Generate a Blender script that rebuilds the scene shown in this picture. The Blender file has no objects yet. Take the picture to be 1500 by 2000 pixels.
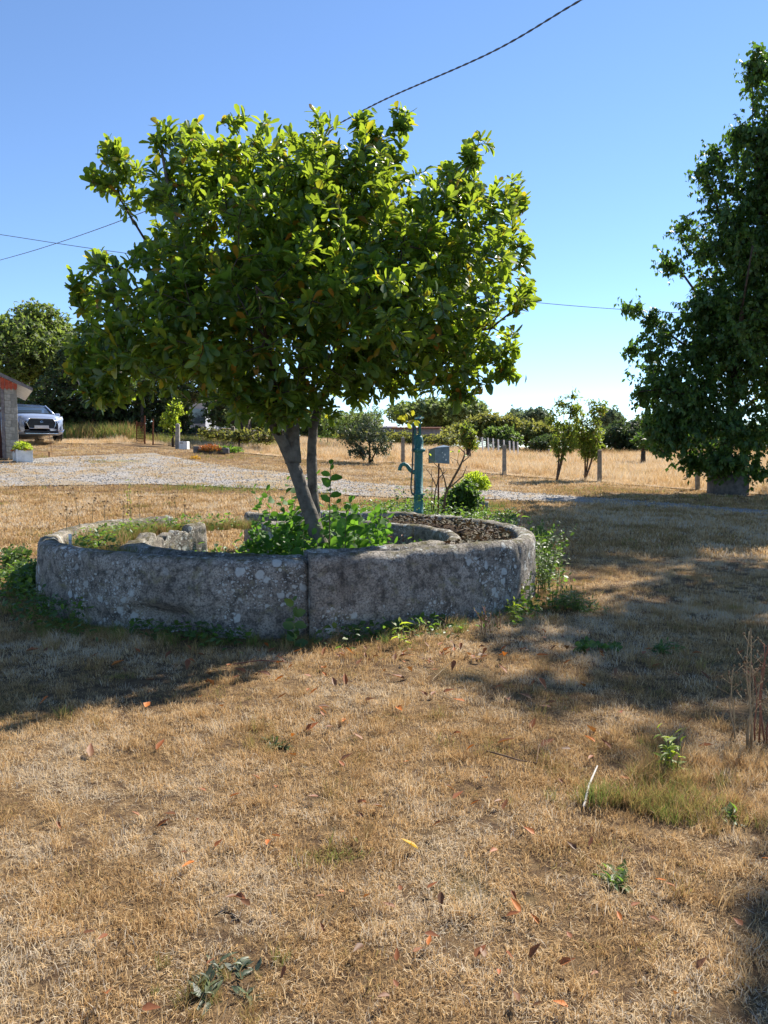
import bpy, math, random
import numpy as np
from mathutils import Vector, Matrix, Quaternion, noise
R = math.radians
random.seed(7); rng = np.random.default_rng(7)
SC = bpy.context.scene
COL = SC.collection

# ------------------------------------------------------------------ camera, sky, sun, exposure
CAM_H = 1.4; FPX = 1500.0; PITCH = math.atan(115/1500)
cd = bpy.data.cameras.new('camera'); cam = bpy.data.objects.new('camera', cd); COL.objects.link(cam)
cam.location = (0, 0, CAM_H); cam.rotation_euler = (R(90)-PITCH, 0, 0)
cd.sensor_fit = 'VERTICAL'; cd.sensor_height = 24; cd.lens = 24*FPX/2000; cd.clip_end = 3000; cd.clip_start = .05
SC.camera = cam
SUNV = Vector((.72, .85, 1.0)).normalized()
EL = math.asin(SUNV.z); AZ = math.atan2(SUNV.x, SUNV.y)
w = bpy.data.worlds.new("World"); SC.world = w; w.use_nodes = True
nt = w.node_tree; bg = nt.nodes['Background']
sky = nt.nodes.new('ShaderNodeTexSky'); sky.sky_type = 'NISHITA'; sky.sun_disc = False
sky.sun_elevation = EL; sky.sun_rotation = AZ; sky.air_density = 1.0; sky.dust_density = 0.0; sky.ozone_density = 5.0; sky.altitude = 1800
nt.links.new(sky.outputs[0], bg.inputs[0]); bg.inputs[1].default_value = .1
sd = bpy.data.lights.new('sun', 'SUN'); sun = bpy.data.objects.new('sun', sd); COL.objects.link(sun)
sd.energy = 5.0; sd.angle = R(.55); sd.color = (1, .93, .82)
sun.rotation_euler = SUNV.to_track_quat('Z', 'Y').to_euler(); sun.location = (20, 20, 30)
SC.view_settings.view_transform = 'Standard'; SC.view_settings.look = 'None'
SC.view_settings.gamma = 1; SC.view_settings.use_curve_mapping = False
SC.view_settings.exposure = 1.12

# ------------------------------------------------------------------ places
def sstep(a, b, v):
    t = min(1, max(0, (v-a)/(b-a))); return t*t*(3-2*t)
def T(x, y):                       # the lie of the land: level round the mill, rising gently behind it
    m = min(.088, max(.024, .052-.003*x))
    if y < 8: s = 0
    elif y < 12: s = (y-8)**2/8
    else: s = 2+(min(y, 30)-12)
    z = s*m
    if y > 30: z += (min(y, 80)-30)*.025 + max(0, y-80)*.008
    return z
def relief(x, y):
    f = 1-sstep(9.5, 13, y)
    if f <= 0: return 0
    return f*(.022*noise.noise(Vector((x*.9, y*.9, 0)))+.012*noise.noise(Vector((x*3.1, y*3.1, 4))))
def TT(x, y): return T(x, y)+relief(x, y)
CP, SP = math.cos(PITCH), math.sin(PITCH)
def P(px, py, d):                  # a point of the place: a sight line of the survey photograph cut at distance d
    u = (px-750)/FPX; v = (1000-py)/FPX
    k = d/(CP+v*SP)
    return Vector((u*k, d, CAM_H+(-SP+v*CP)*k))
def G(px, py, dmax=200):
    d = 1.5
    while d < dmax:
        p = P(px, py, d)
        if p.z < T(p.x, p.y): 
            return Vector((p.x, p.y, TT(p.x, p.y)))
        d += .02+d*.002
    p = P(px, py, dmax); return Vector((p.x, dmax, T(p.x, dmax)))
def fbm(x, y, s=0, o=3):
    v = 0; a = 1; t = 0
    for i in range(o):
        v += a*noise.noise(Vector((x, y, s+i*7.3))); t += a; a *= .5; x *= 2; y *= 2
    return v/t

# ------------------------------------------------------------------ materials
class N:
    def __init__(s, name):
        s.m = bpy.data.materials.new(name); s.m.use_nodes = True; s.t = s.m.node_tree
        s.b = s.t.nodes['Principled BSDF']; s.out = s.t.nodes['Material Output']
        s.tc = s.t.nodes.new('ShaderNodeTexCoord')
    def n(s, ty, **k):
        x = s.t.nodes.new(ty)
        for a, v in k.items(): setattr(x, a, v)
        return x
    def l(s, a, b): s.t.links.new(a, b)
    def noise(s, scale, detail=4, rough=.6, vec=None, dist=0):
        x = s.n('ShaderNodeTexNoise'); x.inputs['Scale'].default_value = scale
        x.inputs['Detail'].default_value = detail; x.inputs['Roughness'].default_value = rough
        x.inputs['Distortion'].default_value = dist
        s.l(vec or s.tc.outputs['Object'], x.inputs['Vector']); return x.outputs[0]
    def vor(s, scale, feat='F1', rnd=1, vec=None):
        x = s.n('ShaderNodeTexVoronoi', feature=feat); x.inputs['Scale'].default_value = scale
        x.inputs['Randomness'].default_value = rnd
        s.l(vec or s.tc.outputs['Object'], x.inputs['Vector']); return x
    def ramp(s, fac, stops, interp='LINEAR'):
        x = s.n('ShaderNodeValToRGB'); x.color_ramp.interpolation = interp
        e = x.color_ramp.elements
        while len(e) < len(stops): e.new(.5)
        for q, (p, c) in zip(e, stops):
            q.position = p; q.color = (c, c, c, 1) if not hasattr(c, '__len__') else (*c, 1)
        s.l(fac, x.inputs[0]); return x.outputs[0]
    def mix(s, f, a, b, mode='MIX'):
        x = s.n('ShaderNodeMix', data_type='RGBA', blend_type=mode)
        for v, i in ((f, x.inputs[0]), (a, x.inputs[6]), (b, x.inputs[7])):
            if isinstance(v, bpy.types.NodeSocket): s.l(v, i)
            elif hasattr(v, '__len__'): i.default_value = (*v, 1)
            else: i.default_value = v
        return x.outputs[2]
    def math(s, op, a, b=0, clamp=False):
        x = s.n('ShaderNodeMath', operation=op); x.use_clamp = clamp
        for v, i in ((a, x.inputs[0]), (b, x.inputs[1])):
            if isinstance(v, bpy.types.NodeSocket): s.l(v, i)
            else: i.default_value = v
        return x.outputs[0]
    def col(s, c): 
        if isinstance(c, bpy.types.NodeSocket): s.l(c, s.b.inputs['Base Color'])
        else: s.b.inputs['Base Color'].default_value = (*c, 1)
    def bump(s, h, strength=.5, dist=.02):
        x = s.n('ShaderNodeBump'); x.inputs['Strength'].default_value = strength; x.inputs['Distance'].default_value = dist
        s.l(h, x.inputs['Height']); s.l(x.outputs[0], s.b.inputs['Normal'])
    def rough(s, v): s.b.inputs['Roughness'].default_value = v
    def spec(s, v): s.b.inputs['Specular IOR Level'].default_value = v

def plain(name, c1, c2, scale=8, rough=.7, metal=0, bump=.2, bscale=None, spec=.4, c3=None, bd=.01):
    s = N(name); n1 = s.noise(scale, 5, .65)
    st = [(.35, c1), (.62, c2)]
    if c3: st = [(.3, c1), (.5, c2), (.68, c3)]
    s.col(s.ramp(n1, st)); s.rough(rough); s.b.inputs['Metallic'].default_value = metal; s.spec(spec)
    if bump: s.bump(s.noise(bscale or scale*5, 4, .6), bump, bd)
    return s.m

def leafmat(name, stops, trans=.35, rough=.45, tcol=(.25, .4, .03), spec=.4, vein=True):
    s = N(name)
    g = s.n('ShaderNodeNewGeometry'); oi = s.n('ShaderNodeObjectInfo')
    f = s.math('FRACT', s.math('ADD', g.outputs['Random Per Island'], oi.outputs['Random']))
    c = s.ramp(f, stops)
    big = s.noise(1.6, 3)
    c = s.mix(s.ramp(big, [(.35, 0.0), (.65, .35)]), c, s.mix(.5, c, (.16, .2, .02)))
    s.col(c); s.rough(rough); s.spec(spec)
    tr = s.n('ShaderNodeBsdfTranslucent')
    hs = s.mix(.55, c, tcol); hs2 = s.mix(1.0, hs, (1.6, 1.6, 1.4), 'MULTIPLY'); s.l(hs2, tr.inputs[0])
    mx = s.n('ShaderNodeMixShader'); mx.inputs[0].default_value = trans
    s.l(s.b.outputs[0], mx.inputs[1]); s.l(tr.outputs[0], mx.inputs[2]); s.l(mx.outputs[0], s.out.inputs[0])
    return s.m

MAT = {}
MAT['magnolia'] = leafmat('magnolia_leaf', [(0, (.024, .075, .028)), (.35, (.036, .1, .034)), (.7, (.055, .125, .03)), (.9, (.1, .15, .03)), (.945, (.3, .27, .03)), (.97, (.42, .13, .025)), (1, (.22, .08, .02))], .45, .34, (.4, .5, .02), .5)
MAT['cherry'] = leafmat('cherry_leaf', [(0, (.022, .06, .02)), (.5, (.035, .085, .025)), (.9, (.06, .12, .025)), (1, (.1, .15, .03))], .25, .5, (.2, .38, .03))
MAT['youngtree'] = leafmat('young_tree_leaf', [(0, (.05, .1, .02)), (.5, (.08, .14, .025)), (.85, (.13, .17, .03)), (.95, (.25, .2, .04)), (1, (.35, .15, .04))], .4, .5, (.32, .4, .04))
MAT['hedge'] = leafmat('hedge_leaf', [(0, (.04, .08, .02)), (.5, (.065, .12, .03)), (1, (.11, .16, .04))], .35, .6, (.2, .3, .05))
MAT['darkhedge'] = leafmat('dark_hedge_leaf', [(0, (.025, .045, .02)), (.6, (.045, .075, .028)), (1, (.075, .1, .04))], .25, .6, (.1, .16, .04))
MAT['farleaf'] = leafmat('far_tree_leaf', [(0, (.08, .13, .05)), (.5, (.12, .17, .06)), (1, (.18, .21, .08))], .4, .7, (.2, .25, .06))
MAT['farblue'] = leafmat('haze_tinted_far_leaf', [(0, (.07, .11, .08)), (1, (.11, .15, .1))], .3, .8, (.15, .2, .08))  # haze of distance put into the bluish leaf colour
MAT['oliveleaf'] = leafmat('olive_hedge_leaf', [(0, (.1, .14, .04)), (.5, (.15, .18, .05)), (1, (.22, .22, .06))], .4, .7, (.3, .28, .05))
MAT['sunhedge'] = leafmat('sunlit_tree_leaf', [(0, (.05, .085, .03)), (.5, (.08, .12, .035)), (1, (.13, .16, .05))], .35, .6, (.3, .4, .06))  # sunlight on the left tree put into a lighter leaf colour
MAT['lime'] = leafmat('lime_leaf', [(0, (.14, .22, .03)), (.5, (.22, .3, .03)), (1, (.32, .38, .05))], .45, .5, (.5, .6, .04))
MAT['weed'] = leafmat('weed_leaf', [(0, (.025, .06, .02)), (.5, (.04, .09, .025)), (.9, (.07, .12, .03)), (1, (.15, .18, .04))], .35, .5, (.25, .42, .04))
MAT['sucker'] = leafmat('sucker_leaf', [(0, (.03, .09, .02)), (.6, (.045, .125, .025)), (1, (.08, .18, .03))], .4, .6, (.22, .45, .03), .2)
MAT['bush'] = leafmat('grey_bush_leaf', [(0, (.03, .045, .035)), (.5, (.05, .07, .045)), (1, (.09, .11, .06))], .15, .5, (.12, .2, .06))
MAT['bronze'] = leafmat('bronze_leaf', [(0, (.06, .08, .03)), (.5, (.12, .11, .04)), (1, (.2, .1, .04))], .3, .5, (.3, .3, .05))
MAT['deadleaf'] = leafmat('fallen_leaf_brown', [(0, (.1, .035, .02)), (.35, (.19, .05, .022)), (.75, (.33, .085, .025)), (1, (.17, .08, .05))], .15, .6, (.5, .2, .05))
MAT['litter'] = leafmat('old_leaf_litter', [(0, (.03, .02, .014)), (.6, (.055, .038, .026)), (1, (.11, .065, .04))], .05, .8, (.2, .1, .05))
MAT['orangeleaf'] = leafmat('fallen_leaf_orange', [(0, (.42, .1, .015)), (1, (.5, .14, .02))], .15, .6, (.5, .18, .03))
MAT['yellowleaf'] = leafmat('fallen_leaf_yellow', [(0, (.6, .33, .04)), (1, (.65, .38, .05))], .2, .6, (.7, .5, .05))
MAT['bark'] = plain('grey_bark', (.05, .043, .038), (.13, .115, .1), 9, .9, bump=1, bscale=30, spec=.2, c3=(.19, .17, .145), bd=.01)
MAT['barkdark'] = plain('dark_bark', (.03, .024, .02), (.08, .06, .045), 14, .9, bump=.7, bscale=40, spec=.2)
MAT['barkbrown'] = plain('brown_stem_bark', (.09, .055, .035), (.2, .13, .08), 20, .85, bump=.4, spec=.2)
MAT['stem'] = plain('green_stem', (.1, .16, .04), (.18, .2, .06), 20, .6, bump=0)
MAT['drystem'] = plain('dry_stem', (.22, .14, .07), (.4, .3, .17), 20, .8, bump=0)
MAT['redstem'] = plain('red_dry_stem', (.2, .07, .04), (.32, .13, .07), 20, .8, bump=0)
MAT['seed'] = plain('brown_seed_head', (.1, .06, .03), (.22, .14, .07), 40, .9, bump=0)
MAT['concrete'] = plain('weathered_concrete', (.2, .18, .15), (.34, .31, .26), 9, .9, bump=.4, bscale=60, spec=.2)
MAT['darkconcrete'] = plain('dark_stained_concrete', (.07, .062, .055), (.17, .155, .14), 5, .9, bump=.5, bscale=40, spec=.2)
MAT['teal'] = plain('teal_pump_paint', (.012, .11, .115), (.022, .17, .165), 7, .5, bump=.35, bscale=60, spec=.4, c3=(.04, .2, .18))
def pump_mat():
    s = N('worn_teal_paint'); c = s.ramp(s.noise(9, 5, .65), [(.35, (.012, .1, .105)), (.6, (.022, .16, .155))])
    c = s.mix(s.ramp(s.noise(28, 6, .75), [(.56, 0.0), (.62, .85)]), c, (.11, .3, .27)); c = s.mix(s.ramp(s.noise(17, 6, .8, dist=.4), [(.6, 0.0), (.65, .9)]), c, (.12, .05, .025))
    s.col(c); s.rough(.55); s.bump(s.noise(50, 5, .7), .5, .01); return s.m
MAT['teal'] = pump_mat()
MAT['tealpale'] = plain('pale_worn_teal', (.15, .4, .36), (.3, .5, .45), 14, .6)
MAT['rust'] = plain('rusty_iron', (.07, .025, .012), (.2, .07, .03), 25, .85, bump=.3, spec=.3)
MAT['iron'] = plain('dark_iron_rod', (.03, .04, .04), (.08, .1, .09), 25, .6, metal=.3)
MAT['white'] = plain('white_paint', (.6, .6, .58), (.78, .78, .76), 6, .6, bump=.1)
MAT['block'] = plain('concrete_block', (.26, .24, .2), (.42, .38, .32), 12, .92, bump=.6, bscale=90, spec=.15)
MAT['mortar'] = plain('mortar', (.2, .18, .15), (.28, .26, .22), 20, .95)
MAT['redwood'] = plain('red_painted_wood', (.28, .045, .02), (.42, .08, .04), 8, .7, bump=.2)
MAT['brownwood'] = plain('dark_red_door_wood', (.05, .015, .01), (.09, .025, .015), 8, .7)
MAT['greywood'] = plain('grey_weathered_wood', (.12, .1, .1), (.22, .19, .18), 12, .85, bump=.3)
MAT['dark'] = plain('interior_shade_fill', (.012, .011, .01), (.02, .018, .016), 5, .95, bump=0)  # near-black colour in place of shade inside the shed
MAT['soil'] = plain('leaf_mould_soil', (.025, .017, .011), (.07, .045, .028), 9, .95, bump=.8, bscale=35, spec=.1, bd=.02)
MAT['cable'] = plain('grey_twisted_cable', (.07, .08, .1), (.11, .125, .15), 5, .6, bump=0)
MAT['palewall'] = plain('pale_render_wall', (.3, .32, .36), (.38, .4, .44), 2, .8)
MAT['rooftile'] = plain('dull_red_roof', (.18, .07, .045), (.3, .13, .08), 4, .8)
MAT['roofpale'] = plain('pale_metal_roof', (.55, .5, .5), (.7, .66, .66), 3, .5)
MAT['greywall'] = plain('grey_barn_wall', (.16, .17, .2), (.26, .27, .3), 3, .85)
MAT['petal'] = plain('pale_petal', (.7, .6, .6), (.8, .75, .72), 4, .6, bump=0)
MAT['petalpink'] = plain('pink_petal', (.6, .25, .45), (.7, .4, .55), 4, .6, bump=0)
MAT['petalyellow'] = plain('yellow_petal', (.7, .5, .03), (.8, .6, .05), 4, .6, bump=0)
MAT['orangeflower'] = plain('orange_brown_flowers', (.35, .14, .03), (.6, .28, .06), 30, .8)
MAT['paint'] = plain('blue_grey_car_paint', (.36, .43, .58), (.38, .45, .6), 1, .25, metal=.35, bump=0, spec=.6)
MAT['glass'] = plain('car_glass', (.03, .045, .06), (.035, .05, .07), 1, .05, metal=0, bump=0, spec=.9)
MAT['chrome'] = plain('chrome_trim', (.7, .72, .75), (.75, .76, .8), 1, .18, metal=1, bump=0)
MAT['blackplastic'] = plain('black_plastic', (.012, .012, .014), (.02, .02, .022), 4, .45, bump=0)
MAT['rubber'] = plain('tyre_rubber', (.015, .015, .015), (.025, .025, .025), 4, .85, bump=0)
MAT['lampglass'] = plain('headlamp_glass', (.5, .55, .6), (.7, .74, .8), 6, .08, metal=.3, bump=0, spec=.9)
MAT['greybox'] = plain('grey_blue_box_metal', (.13, .17, .2), (.2, .25, .29), 10, .45, metal=.3, bump=.1)
MAT['greenbox'] = plain('green_grey_box_side', (.08, .13, .1), (.13, .18, .14), 10, .6, bump=.1)

MAT['white_stick'] = plain('bleached_wood', (.45, .4, .34), (.6, .55, .48), 20, .8)
MAT['yellowgreen'] = leafmat('yellow_green_leaf', [(0, (.16, .2, .02)), (.6, (.25, .26, .02)), (1, (.3, .24, .03))], .4, .5, (.4, .4, .03))
def stone_mat():
    s = N('lichened_granite')
    base = s.ramp(s.noise(3.2, 6, .65), [(.3, (.24, .21, .18)), (.5, (.4, .36, .31)), (.7, (.54, .49, .43))])
    sp = s.ramp(s.noise(70, 3, .7), [(.38, (.35, .33, .3)), (.5, (1, 1, 1)), (.62, (1.35, 1.3, 1.2))])
    c = s.mix(.8, base, sp, 'MULTIPLY')
    mp = s.n('ShaderNodeMapping'); mp.inputs['Scale'].default_value = (5, 5, .9); s.l(s.tc.outputs['Object'], mp.inputs['Vector'])
    c = s.mix(s.ramp(s.noise(1.0, 5, .7, vec=mp.outputs[0]), [(.5, 0.0), (.66, .6)]), c, (.1, .085, .07))
    c = s.mix(s.ramp(s.noise(13, 5, .7), [(.46, 0.0), (.62, .75)]), c, (.06, .055, .05))
    # ochre lichen, then white lichen rosettes, then moss on the tops
    c = s.mix(s.ramp(s.noise(6.5, 6, .7, dist=.6), [(.56, 0.0), (.64, .55)]), c, (.3, .27, .14))
    wv = s.n('ShaderNodeVectorMath', operation='ADD')
    nz = s.n('ShaderNodeTexNoise'); nz.inputs['Scale'].default_value = 16; s.l(s.tc.outputs['Object'], nz.inputs['Vector'])
    sc = s.n('ShaderNodeVectorMath', operation='SCALE'); sc.inputs['Scale'].default_value = .055; s.l(nz.outputs['Color'], sc.inputs[0])
    s.l(s.tc.outputs['Object'], wv.inputs[0]); s.l(sc.outputs[0], wv.inputs[1])
    for scale, th, m0 in ((4.2, .25, .56), (8, .3, .49), (19, .28, .48), (45, .28, .5)):
        v = s.vor(scale, vec=wv.outputs[0])
        spots = s.ramp(v.outputs['Distance'], [(th*.75, 1.0), (th, 0.0)])
        gate = s.ramp(s.noise(1.9, 2, vec=v.outputs['Position']), [(m0, 0.0), (m0+.03, 1.0)])
        c = s.mix(s.math('MULTIPLY', s.math('MULTIPLY', spots, gate), .85), c, (.66, .67, .63))
    g = s.n('ShaderNodeNewGeometry'); sx = s.n('ShaderNodeSeparateXYZ'); s.l(g.outputs['Normal'], sx.inputs[0])
    up = s.ramp(sx.outputs[2], [(.55, 0.0), (.9, 1.0)])
    ms = s.math('MULTIPLY', up, s.ramp(s.noise(5, 6, .75), [(.46, 0.0), (.58, .85)]))
    c = s.mix(ms, c, s.ramp(s.noise(20, 3), [(.35, (.055, .05, .02)), (.65, (.14, .12, .045))]))
    s.col(c); s.rough(.93); s.spec(.2)
    h = s.math('ADD', s.math('MULTIPLY', s.noise(26, 6, .75), 1.0), s.math('MULTIPLY', s.noise(90, 3, .7), .4))
    s.bump(h, 1.0, .035)
    return s.m
MAT['stone'] = stone_mat()

def ground_mat():
    s = N('parched_lawn_soil')
    c = s.ramp(s.noise(1.1, 6, .65), [(.3, (.15, .095, .05)), (.5, (.25, .165, .085)), (.7, (.36, .25, .135))])
    c = s.mix(s.ramp(s.noise(14, 5, .7), [(.4, 0.0), (.6, .85)]), c, (.09, .055, .035))
    c = s.mix(s.ramp(s.noise(.6, 5, .6), [(.56, 0.0), (.7, .5)]), c, (.13, .15, .05))
    s.col(c); s.rough(.97); s.spec(.1); s.bump(s.noise(30, 6, .75), 1, .04); return s.m
def gravel_mat():
    s = N('pale_gravel')
    v = s.vor(38)
    rc = s.n('ShaderNodeSeparateColor'); s.l(v.outputs['Color'], rc.inputs[0])
    c = s.ramp(rc.outputs[0], [(0, (.14, .13, .125)), (.5, (.3, .28, .26)), (1, (.48, .45, .41))])
    c = s.mix(s.ramp(s.noise(.9, 5, .65), [(.44, 0.0), (.6, .8)]), c, (.3, .22, .12))
    c = s.mix(s.ramp(s.noise(.5, 4, .6, vec=None), [(.6, 0.0), (.7, .45)]), c, (.17, .19, .07))
    s.col(c); s.rough(.95); s.spec(.15); s.bump(v.outputs['Distance'], .8, .03); return s.m
def field_mat():
    s = N('dry_field_soil')
    c = s.ramp(s.noise(.5, 6, .65), [(.3, (.36, .25, .15)), (.7, (.5, .37, .23))])
    s.col(c); s.rough(.95); s.spec(.1); s.bump(s.noise(10, 5, .7), 1, .1); return s.m
MAT['ground'] = ground_mat(); MAT['gravel'] = gravel_mat(); MAT['field'] = field_mat()

def bladmat(name, stops, trans=.3):      # tint is the kind of grass a clump is: 0 bleached straw ... 1 green
    s = N(name)
    at = s.n('ShaderNodeAttribute', attribute_type='INSTANCER', attribute_name='tint')
    g = s.n('ShaderNodeNewGeometry'); oi = s.n('ShaderNodeObjectInfo')
    r = s.math('MULTIPLY', s.math('SUBTRACT', g.outputs['Random Per Island'], .5), .34)
    r2 = s.math('MULTIPLY', s.math('SUBTRACT', oi.outputs['Random'], .5), .12)
    f = s.math('ADD', at.outputs['Fac'], s.math('ADD', r, r2), clamp=True)
    c = s.ramp(f, stops); s.col(c); s.rough(.75); s.spec(.2)
    tr = s.n('ShaderNodeBsdfTranslucent'); s.l(c, tr.inputs[0])
    mx = s.n('ShaderNodeMixShader'); mx.inputs[0].default_value = trans
    s.l(s.b.outputs[0], mx.inputs[1]); s.l(tr.outputs[0], mx.inputs[2]); s.l(mx.outputs[0], s.out.inputs[0])
    return s.m
MAT['blade'] = bladmat('grass_blade', [(0, (.62, .53, .4)), (.1, (.74, .58, .36)), (.2, (.66, .46, .23)), (.34, (.52, .33, .14)), (.5, (.27, .165, .08)), (.6, (.4, .31, .1)), (.75, (.2, .25, .055)), (1, (.09, .19, .03))], .4)

# ------------------------------------------------------------------ mesh building
ORG = {}
def props(o, label=None, cat=None, group=None, kind=None):
    if label: o['label'] = label
    if cat: o['category'] = cat
    if group: o['group'] = group
    if kind: o['kind'] = kind
    return o
def root(name, label, cat, loc, rz=0, group=None, local=False):
    o = bpy.data.objects.new(name, None); COL.objects.link(o); o.location = loc; o.rotation_euler = (0, 0, rz)
    o.empty_display_size = .2
    props(o, label, cat, group); ORG[o.name] = Vector((0, 0, 0)) if local else Vector(loc); return o
def mk(name, verts, faces, mat, parent=None, smooth=False, org=None, **kw):
    o0 = org if org is not None else (ORG.get(parent.name, Vector((0, 0, 0))) if parent else Vector((0, 0, 0)))
    me = bpy.data.meshes.new(name)
    v = np.array(verts, dtype=float).reshape(-1, 3)-np.array(o0)
    if isinstance(faces, np.ndarray):
        n, k = faces.shape
        me.vertices.add(len(v)); me.vertices.foreach_set('co', v.astype(np.float32).ravel())
        me.loops.add(n*k); me.loops.foreach_set('vertex_index', faces.astype(np.int32).ravel())
        me.polygons.add(n); me.polygons.foreach_set('loop_start', np.arange(0, n*k, k, dtype=np.int32))
        me.update(calc_edges=True)
    else:
        me.from_pydata(v.tolist(), [], faces); me.update()
    me.materials.append(MAT[mat] if isinstance(mat, str) else mat)
    if smooth: me.polygons.foreach_set('use_smooth', [True]*len(me.polygons))
    o = bpy.data.objects.new(name, me); COL.objects.link(o)
    if parent: o.parent = parent; ORG[o.name] = o0
    else: o.location = o0
    props(o, **kw); return o
class MB:
    def __init__(s): s.v = []; s.f = []
    def add(s, v, f):
        b = len(s.v); s.v += [tuple(q) for q in v]; s.f += [tuple(i+b for i in q) for q in f]; return s
    def box(s, c, h, rz=0, rot=None, bev=0):
        c = Vector(c); m = rot or Matrix.Rotation(rz, 3, 'Z'); hx, hy, hz = h
        if bev <= 0:
            vs = [c+m@Vector((x*hx, y*hy, z*hz)) for z in (-1, 1) for y in (-1, 1) for x in (-1, 1)]
            return s.add(vs, [(0, 2, 3, 1), (4, 5, 7, 6), (0, 1, 5, 4), (2, 6, 7, 3), (0, 4, 6, 2), (1, 3, 7, 5)])
        b = bev; vs = []; 
        prof = [(-hx+b, -hy), (hx-b, -hy), (hx, -hy+b), (hx, hy-b), (hx-b, hy), (-hx+b, hy), (-hx, hy-b), (-hx, -hy+b)]
        ins = [(x*(1-b/hx), y*(1-b/hy)) for x, y in prof]
        for z, pr in ((-hz, ins), (-hz+b, prof), (hz-b, prof), (hz, ins)):
            vs += [c+m@Vector((x, y, z)) for x, y in pr]
        fs = [tuple(range(7, -1, -1)), tuple(range(24, 32))]
        for r_ in range(3):
            for i in range(8):
                a = r_*8+i; b_ = r_*8+(i+1) % 8; fs.append((a, b_, b_+8, a+8))
        return s.add(vs, fs)
    def tube(s, pts, rad, n=8, cap=True):
        pts = [Vector(p) for p in pts]; k = len(pts)
        if not hasattr(rad, '__len__'): rad = [rad]*k
        vs = []; ref = None
        for i, p in enumerate(pts):
            t = (pts[min(i+1, k-1)]-pts[max(i-1, 0)])
            t = t.normalized() if t.length > 1e-9 else Vector((0, 0, 1))
            if ref is None: ref = Vector((1, 0, 0)) if abs(t.x) < .8 else Vector((0, 1, 0))
            a = (ref-t*ref.dot(t)).normalized(); ref = a; b = t.cross(a)
            for j in range(n):
                th = 2*math.pi*j/n; vs.append(p+(a*math.cos(th)+b*math.sin(th))*rad[i])
        fs = [(i*n+j, i*n+(j+1) % n, (i+1)*n+(j+1) % n, (i+1)*n+j) for i in range(k-1) for j in range(n)]
        if cap: fs += [tuple(range(n-1, -1, -1)), tuple(range((k-1)*n, k*n))]
        return s.add(vs, fs)
    def lathe(s, c, prof, n=16):
        c = Vector(c); vs = []; fs = []
        for r_, z in prof:
            for j in range(n):
                th = 2*math.pi*j/n; vs.append(c+Vector((r_*math.cos(th), r_*math.sin(th), z)))
        for i in range(len(prof)-1):
            for j in range(n): fs.append((i*n+j, i*n+(j+1) % n, (i+1)*n+(j+1) % n, (i+1)*n+j))
        return s.add(vs, fs)
    def poly(s, pts): return s.add(pts, [tuple(range(len(pts)))])
    def ex(s, pts, d):              # a flat outline given a thickness
        n = len(pts); d = Vector(d); a = [Vector(p) for p in pts]
        return s.add(a+[p+d for p in a], [tuple(range(n-1, -1, -1)), tuple(range(n, 2*n))]+[(i, (i+1) % n, n+(i+1) % n, n+i) for i in range(n)])
    def o(s, name, mat, parent=None, smooth=False, **kw): return mk(name, s.v, s.f, mat, parent, smooth, **kw)

# leaf shapes: (across, along, up) in leaf lengths
def leaf_template(kind):
    if kind == 'obovate': w_ = [(0, .02), (.38, .15), (.76, .235), (1, .1)]
    elif kind == 'long': w_ = [(0, .02), (.3, .17), (.65, .15), (1, .01)]
    elif kind == 'round': w_ = [(0, .05), (.3, .3), (.7, .32), (1, .08)]
    else: w_ = [(0, .06), (.5, .32), (1, .08)]
    v = []
    for t, h in w_:
        bend = -.22*t*t
        v += [(-h, t, bend+.35*h), (0, t, bend), (h, t, bend+.35*h)]
    f = []
    for i in range(len(w_)-1):
        a = i*3; f += [(a, a+1, a+4, a+3), (a+1, a+2, a+5, a+4)]
    return np.array(v), np.array(f)
TPL = {k: leaf_template(k) for k in ('obovate', 'long', 'round', 'clump')}
# tiny leaf: two triangles-ish quads folded
TPL['quad'] = (np.array([(0, 0, 0), (.3, .45, .06), (0, 1, -.12), (-.3, .45, .06), (0, .5, 0)]), np.array([(0, 1, 4, 3), (4, 1, 2, 3)]))
def frames(D, Nn):
    D = D/np.linalg.norm(D, axis=1, keepdims=True)
    B = np.cross(D, Nn); B /= (np.linalg.norm(B, axis=1, keepdims=True)+1e-9)
    U = np.cross(B, D); return B, D, U
def leaves_mesh(name, O, D, Nn, S, tpl, mat, parent=None, **kw):
    tv, tf = TPL[tpl]; B, D, U = frames(D, Nn)
    wv = rng.uniform(.7, 1.2, len(O))[:, None, None]; cv = rng.uniform(-.6, 2.4, len(O))[:, None, None]
    V = O[:, None, :]+S[:, None, None]*(wv*tv[None, :, 0, None]*B[:, None, :]+tv[None, :, 1, None]*D[:, None, :]+cv*tv[None, :, 2, None]*U[:, None, :])
    k = len(tv); F = (tf[None]+(np.arange(len(O))*k)[:, None, None]).reshape(-1, tf.shape[1])
    return mk(name, V.reshape(-1, 3), F, mat, parent, True, **kw)
def leaf_objects(O, D, Nn, S, tpl, mat, parent, name='leaf', idx=None, meshes={}):
    key = (tpl, mat)
    if key not in meshes:
        tv, tf = TPL[tpl]; me = bpy.data.meshes.new('leaf'); me.from_pydata(tv.tolist(), [], tf.tolist()); me.update()
        me.materials.append(MAT[mat]); me.polygons.foreach_set('use_smooth', [True]*len(me.polygons)); meshes[key] = me
    B, D, U = frames(D, Nn); org = ORG[parent.name]
    for i in (range(len(O)) if idx is None else idx):
        o = bpy.data.objects.new(name, meshes[key]); COL.objects.link(o); o.parent = parent
        m = Matrix(np.column_stack([B[i], D[i], U[i]]).tolist()).to_4x4() @ Matrix.Scale(float(S[i]), 4)
        m.translation = Vector(O[i])-org; o.matrix_basis = m
def unit(n):
    v = rng.normal(size=(n, 3)); return v/np.linalg.norm(v, axis=1, keepdims=True)

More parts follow.
